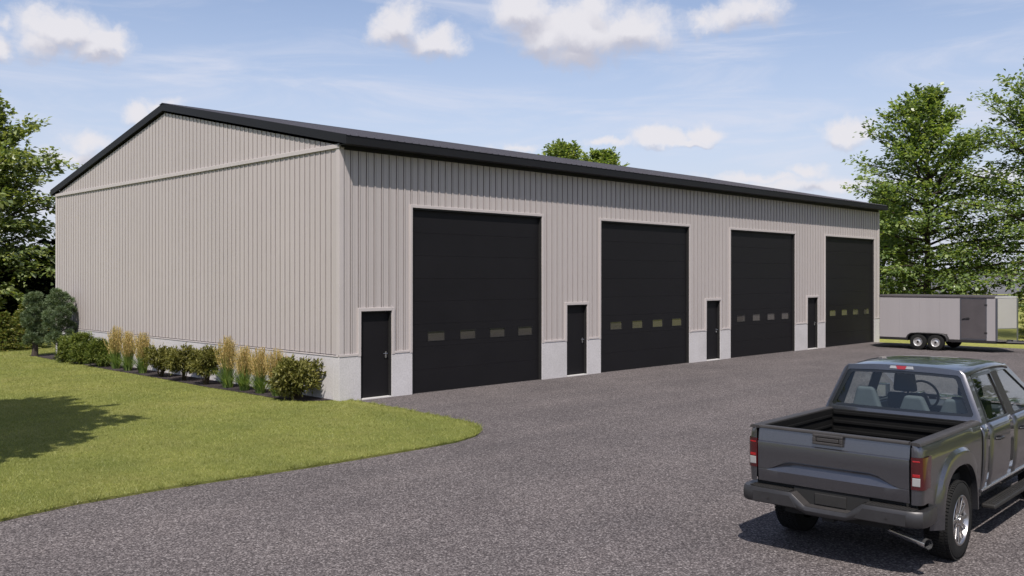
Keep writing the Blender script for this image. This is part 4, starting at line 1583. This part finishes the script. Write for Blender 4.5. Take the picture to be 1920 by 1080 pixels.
def reed(name, label, loc, h, seed, group, w=.26, lean=0.0):
    g = np.random.default_rng(seed)
    root = empty(name, loc, 0, label, 'ornamental grass', group)

    def strips(n, hh, spread, width, seg, r0):
        V, Fc = [], []
        for i in range(n):
            a = g.uniform(0, 2 * math.pi)
            b = np.array([math.cos(a), math.sin(a), 0]) * g.uniform(0, r0)
            o = np.array([math.cos(a + g.normal(0, .5)), math.sin(a + g.normal(0, .5)), 0])
            H = hh * g.uniform(.6, 1.1)
            sp = spread * g.uniform(.25, 1.15)
            dro = g.uniform(0, .35) * sp
            sd = np.array([-o[1], o[0], 0]) * width * g.uniform(.7, 1.3)
            k0 = len(V)
            for k in range(seg + 1):
                t = k / seg
                p = b + o * sp * t ** 1.7 + np.array([lean * t, 0, H * (t - dro * t ** 3)])
                ww = (1 - t) ** .6 * .5 + .02
                V += [p + sd * ww, p - sd * ww]
            for k in range(seg):
                j = k0 + 2 * k
                Fc.append((j, j + 1, j + 3, j + 2))
        return np.array(V), np.array(Fc)
    V, F = strips(150, h * .66, w * .62, .014, 5, .10)
    V2, F2 = strips(140, h * .42, w * 1.3, .019, 5, .12)
    np_mesh('blades', np.concatenate([V, V2]), np.concatenate([F, F2 + len(V)]), M['reed'], root)
    # flowering stalks with narrow feathery heads
    P, D, N, Ln, Wd = [], [], [], [], []
    st = []
    for i in range(150):
        a = g.uniform(0, 2 * math.pi)
        o = np.array([math.cos(a), math.sin(a), 0])
        H = h * g.uniform(.70, 1.0)
        sp = w * g.uniform(.05, .95) * (1.25 - 1.0 * (H / h - .7) / .3)
        p0 = o * g.uniform(0, .07)
        p1 = p0 + o * sp * .40 + np.array([0, 0, H * .46])
        p2 = p0 + o * sp + np.array([lean, 0, H])
        st.append((p0, p1, p2))
        for k in range(28):
            t = k / 27
            q = p1 + (p2 - p1) * t
            P.append(q + g.normal(0, .006, 3)); dd = (p2 - p1) / np.linalg.norm(p2 - p1) + g.normal(0, .24, 3)
            D.append(dd + g.normal(0, .05, 3)); N.append(g.normal(0, 1, 3))
            Ln.append(g.uniform(.05, .085) * (1.1 - .5 * t)); Wd.append(.015 * (1.15 - .7 * abs(t - .4)))
    mb = MB()
    for p0, p1, p2 in st:
        mb.tube([p0, p1, p2], [.0028, .0022, .0015], 3, cap=False)
    mb.build('stalks', M['reed'], root, recalc=False)
    quads_mesh('plumes', np.array(P), np.array(D), unit(np.array(N)), np.array(Ln), np.array(Wd), M['plume'], root)
    return root


def clump_pine(name, label, loc, h, r, seed, group):
    """dwarf pine: short bare trunk and a rounded crown of needle tufts"""
    g = np.random.default_rng(seed)
    root = empty(name, loc, 0, label, 'pine', group)
    mb = MB().tube([(0, 0, -.02), (.02, 0, .30), (-.02, .02, .9), (0, 0, h * .8)], [.13, .10, .07, .02], 9)
    C = []
    n = 42
    for i in range(n):
        s = (i + .5) / n
        z = .50 + (h - .66) * s
        prof = (math.sin(math.pi * min(1, (.12 + .78 * s)) ** .85)) ** .38
        rr = r * prof * (.80 if i % 3 else .35)
        a = i * 2.39996
        c = np.array([math.cos(a) * rr * g.uniform(.75, 1.05), math.sin(a) * rr * g.uniform(.75, 1.05), z + g.uniform(-.06, .06)])
        C.append(c)
        mb.tube([(0, 0, max(.25, z - .15)), tuple(c)], [.022, .006], 4, cap=False)
    mb.build('trunk', M['bark'], root, smooth=60, recalc=False)
    P, D, N = [], [], []
    for c in C:
        k = 520
        v = unit(g.normal(0, 1, (k, 3)) + np.array([c[0], c[1], .25])[None] * np.array([.6 / r, .6 / r, 1])[None])
        R0 = r * g.uniform(.24, .38)
        P.append(c[None] + v * (R0 * g.uniform(.45, .95, k))[:, None] * np.array([1, 1, .72])[None])
        D.append(v + g.normal(0, .35, (k, 3)) + np.array([0, 0, .35])[None]); N.append(g.normal(0, 1, (k, 3)))
    P, D, N = np.concatenate(P), np.concatenate(D), np.concatenate(N)
    ln = g.uniform(.06, .12, len(P))
    quads_mesh('needles', P, D, unit(N), ln, ln * .13 + .004, M['needle'], root)
    return root


def conifer_leaves(g, h, r, whorls, nb, per, droop=.25, zb=.06):
    P, D, N, br = [], [], [], []
    for i in range(whorls):
        s = i / whorls
        z = h * (zb + (1 - zb) * s)
        L = r * (1 - s) ** .85 * g.uniform(.85, 1.1) + .06
        for j in range(nb):
            a = 2 * math.pi * (j + g.uniform(-.3, .3)) / nb + i * .9
            o = np.array([math.cos(a), math.sin(a), 0])
            lat = np.array([-o[1], o[0], 0])
            LL = L * g.uniform(.75, 1.1)
            rise = g.uniform(-.05, .35) + .5 * s
            br.append(((0, 0, z), tuple(o * LL * .9 + np.array([0, 0, z + LL * (rise - droop) * .9]))))
            n = int(per * (.35 + LL / r))
            t = g.uniform(.1, 1.0, n)
            wd = .30 * LL * (1.05 - t) + .05
            sd = g.uniform(-1, 1, n) * wd
            p = np.outer(t * LL, o) + np.outer(sd, lat)
            p[:, 2] += z + LL * (rise * t - droop * t * t) - np.abs(sd) * .25 + g.normal(0, .02, n)
            d = o[None] * .8 + np.outer(np.sign(sd) * .7, lat) + g.normal(0, .25, (n, 3)); d[:, 2] += g.uniform(-.3, .25, n)
            P.append(p); D.append(d); N.append(np.array([0, 0, 1.0])[None] + g.normal(0, .6, (n, 3)))
    return np.concatenate(P), np.concatenate(D), np.concatenate(N), br


def conifer(name, label, loc, h, r, seed, m, whorls=16, nb=9, per=46, leaf=.10, group=None, tr=.06):
    g = np.random.default_rng(seed)
    root = empty(name, loc, 0, label, 'conifer', group)
    P, D, N, br = conifer_leaves(g, h, r, whorls, nb, per)
    mb = MB().tube([(0, 0, -.03), (0, 0, h * .96)], [tr, .01], 7)
    for a, b in br:
        mb.tube([a, b], [.012, .004], 3, cap=False)
    mb.build('trunk', M['bark'], root, recalc=False)
    ln = leaf * g.uniform(.6, 1.35, len(P))
    quads_mesh('needles', P, D, unit(N), ln, ln * .26, m, root)
    return root


GZ = LZ + .010
# trees in view
broad_tree('leafy_tree', 'tall broad-crowned green tree standing directly behind the pale grey trailer', at(1745, 50), 12.6, 4.5, 21, M['leaf'], leaf=.23, limbs=104, base=.13, tr=.24, twigs=13, lpt=27)
broad_tree('leafy_tree', 'tall green tree cut by the picture edge, beyond the trailer nose', at(1968, 46), 13.5, 5.0, 34, M['leaf'], leaf=.22, limbs=100, base=.14, tr=.24, twigs=13, lpt=27)
broad_tree('leafy_tree', 'small leafy tree showing just past the far roof corner of the building', at(1655, 57), 8.1, 2.6, 5, M['leaf'], leaf=.23, limbs=60, base=.10, tr=.15, twigs=12, lpt=26)
broad_tree('leafy_tree', 'larger of the two treetops showing above the building roof', at(1060, 62), 11.65, 2.3, 41, M['leaf_far'], leaf=.26, limbs=60, base=.30, tr=.2, twigs=12, lpt=26, top_sharp=2.4)
broad_tree('leafy_tree', 'lower treetop showing above the roof, beside the larger treetop', at(1126, 66), 11.8, 2.6, 44, M['leaf_far'], leaf=.26, limbs=60, base=.30, tr=.2, twigs=12, lpt=26, top_sharp=2.4)
broad_tree('leafy_tree', 'large pale-leaved tree beside the gable end of the building', at(-50, 46), 11.7, 4.7, 63, M['leaf_left'], leaf=.28, limbs=110, base=.12, tr=.22, twigs=13, lpt=28)
# the tree beside the lawn whose shade falls on the grass
broad_tree('leafy_tree', 'leafy tree beside the lawn, throwing the dark shadow on the grass', (-13.9, -1.6, 0), 14.2, 4.2, 77, M['leaf_left'], leaf=.42, limbs=100, base=.32, tr=.24, twigs=12, lpt=24)
for i, (x, y) in enumerate(((7, -23.5), (13, -21), (19.5, -22), (26, -24), (36, -30))):
    broad_tree('leafy_tree', 'leafy tree across the gravel, mirrored in the truck windows', (x, y, -.03), 13.5 + i % 3, 4.6, 90 + i, M['leaf'], leaf=.36, limbs=60, base=.14, tr=.25, twigs=9, lpt=15, group='trees across the gravel')

# dark wood at the left: reads as one mass
def woodland():
    g = np.random.default_rng(8)
    P, D, N = [], [], []
    for i in range(30):
        u, dpt = g.uniform(-330, 128), g.uniform(44, 56)
        c = at(u, dpt)
        p, d, n, br = conifer_leaves(g, g.uniform(3.8, 5.2), 2.0, 11, 8, 26, zb=.0)
        P.append(p + np.array(c)[None]); D.append(d); N.append(n)
    P, D, N = np.concatenate(P), np.concatenate(D), np.concatenate(N)
    ln = .42 * g.uniform(.6, 1.3, len(P))
    o = quads_mesh('woodland', P, D, unit(N), ln, ln * .4, M['shaded_spruce'])
    tag(o, kind='stuff')


woodland()
conifer('spruce', 'low brown-tipped spruce at the picture edge, left of the clipped pines', at(4, 37.2, GZ), 1.55, 1.0, 15, M['spruce'], whorls=15, nb=10, per=60)
conifer('spruce', 'taller green spruce half hidden behind the clipped pines', at(50, 38.2, GZ), 1.95, 1.05, 16, M['spruce'], whorls=17, nb=10, per=60)
conifer('spruce', 'small dark fir at the picture edge beyond the trailer nose', at(1938, 42, -.03), 2.0, .95, 17, M['spruce'], whorls=16, nb=9, per=50)

# the planted bed, far end first
PG = 'pines at the far end of the bed'
clump_pine('dwarf_pine', 'rear clipped pine with bare trunk, further from the wall shrubs', (-.78, 18.5, GZ), 2.45, .46, 51, PG)
clump_pine('dwarf_pine', 'front clipped pine with bare trunk, beside the round yews', (-.58, 16.5, GZ), 2.55, .56, 52, PG)
YG = 'round yews in the bed'
mound('yew_shrub', 'round dark yew closest to the clipped pines', (-.66, 15.1, GZ), .56, .98, 61, M['yew'], n=12000, leaf=.078, wr=.24, group=YG, lumps=40, lift=-.25)
mound('yew_shrub', 'tallest round yew, between its two neighbours', (-.58, 14.15, GZ), .58, 1.08, 62, M['yew'], n=12000, leaf=.078, wr=.24, group=YG, lumps=40, lift=-.25)
mound('yew_shrub', 'low round yew beside the first grass clump', (-.62, 12.72, GZ), .53, .92, 63, M['yew'], n=12000, leaf=.078, wr=.24, group=YG, lumps=38, lift=-.25)
RG = 'feathery grass clumps in the bed'
for y, h, lb in ((11.55, 1.36, 'tallest plumed grass clump of the far three, beside the low yew'), (10.62, 1.22, 'middle plumed grass clump of the far three'), (9.55, 1.24, 'plumed grass clump of the far three beside the olive shrubs'),
                 (4.28, 1.36, 'tallest plumed grass clump, right after the three olive shrubs'), (3.40, 1.14, 'second plumed grass clump after the three olive shrubs'), (2.60, 1.14, 'third plumed grass clump after the three olive shrubs'), (1.84, 1.16, 'plumed grass clump touching the shrub at the building corner')):
    reed('feather_grass', lb, (-.58, y, GZ), h, int(y * 31), RG, w=.34 if h < 1.25 else .36)
SG = 'olive shrubs in the bed'
for y, lb in ((8.2, 'olive-leaved shrub nearest the far grass clumps'), (6.72, 'middle one of the three olive-leaved shrubs'), (5.38, 'olive-leaved shrub beside the tall near grass clump')):
    mound('olive_shrub', lb, (-.62, y, GZ), .53, .92, int(y * 17), M['olive'], n=6200, leaf=.080, wr=.34, lift=.24, stems=11, group=SG, up=.15, lumps=24)
mound('olive_shrub', 'largest olive-leaved shrub, at the concrete corner of the building', (-.56, .93, GZ), .68, .98, 71, M['olive'], n=8200, leaf=.085, wr=.42, lift=.10, stems=14, group=SG, up=.3, lumps=26)

# low hedge crossing the field on the right
def hedge():
    g = np.random.default_rng(4)
    root = empty('field_hedge', at(2040, 92, -.03), -YAW, 'low dark hedge crossing the field at the picture edge', 'hedge')
    n = 9000
    P = np.stack([g.uniform(-7.6, 9, n), g.normal(0, .25, n), g.uniform(0, .46, n)], 1)
    ln = g.uniform(.06, .14, n)
    MB().box(-7.5, 9, -.2, .2, -.05, .36).build('branches', M['stem'], root)
    quads_mesh('leaves', P, g.normal(0, 1, (n, 3)) + np.array([0, 0, .4])[None], unit(g.normal(0, 1, (n, 3))), ln, ln * .5, M['yew'], root)


hedge()

# ------------------------------------------------------------------ grass blades on the lawn
def inside(poly, x, y):
    c = np.zeros(len(x), bool)
    n = len(poly)
    for i in range(n):
        x0, y0 = poly[i]; x1, y1 = poly[(i + 1) % n]
        if y0 == y1:
            continue
        k = ((y0 > y) != (y1 > y)) & (x < (x1 - x0) * (y - y0) / (y1 - y0) + x0)
        c ^= k
    return c


def grass():
    g = np.random.default_rng(2)
    n = 620000
    dpt = 9 + (46 - 9) * g.uniform(0, 1, n) ** 1.9
    u = g.uniform(-60, 960, n)
    a = (u - 960) / F_PX
    x = CAM.x + dpt * (math.sin(YAW) + a * math.cos(YAW))
    y = CAM.y + dpt * (math.cos(YAW) - a * math.sin(YAW))
    ok = inside(LAWN, x, y) & ~inside(BED, x, y)
    x, y, dpt = x[ok], y[ok], dpt[ok]
    n = len(x)
    h = g.uniform(.018, .040, n)
    w = g.uniform(.004, .008, n) * np.clip(dpt / 14, 1, 2.6)
    # taller uncut blades along the edge of the gravel
    e = []
    ed = LAWN[:15]
    for (x0, y0), (x1, y1) in zip(ed, ed[1:]):
        L = math.hypot(x1 - x0, y1 - y0)
        m = int(L * 330)
        t = g.uniform(0, 1, m)
        nx, ny = (y1 - y0) / L, -(x1 - x0) / L
        off = g.uniform(-.035, .09, m)
        tuft = .55 + .45 * np.sin(t * L * 17 + np.sin(t * L * 5) * 2)
        e.append(np.stack([x0 + (x1 - x0) * t + nx * off, y0 + (y1 - y0) * t + ny * off, g.uniform(.04, .075, m) * (.25 + 1.0 * tuft * tuft), g.uniform(.005, .010, m)], 1))
    e = np.concatenate(e)
    x = np.concatenate([x, e[:, 0]]); y = np.concatenate([y, e[:, 1]]); h = np.concatenate([h, e[:, 2]]); w = np.concatenate([w, e[:, 3]])
    n = len(x)
    az = g.uniform(0, 2 * math.pi, n)
    ln_ = g.normal(0, .8, (n, 2))
    V = np.empty((n, 3, 3), np.float32)
    base = np.stack([x, y, np.full(n, LZ - .003)], 1)
    s = np.stack([np.cos(az), np.sin(az), np.zeros(n)], 1) * (w * .5)[:, None]
    V[:, 0] = base - s; V[:, 1] = base + s
    V[:, 2] = base + np.stack([ln_[:, 0] * h, ln_[:, 1] * h, h], 1)
    o = np_mesh('grass', V, np.arange(n * 3, dtype=np.int32).reshape(-1, 3), M['blade'])
    tag(o, kind='stuff')


grass()
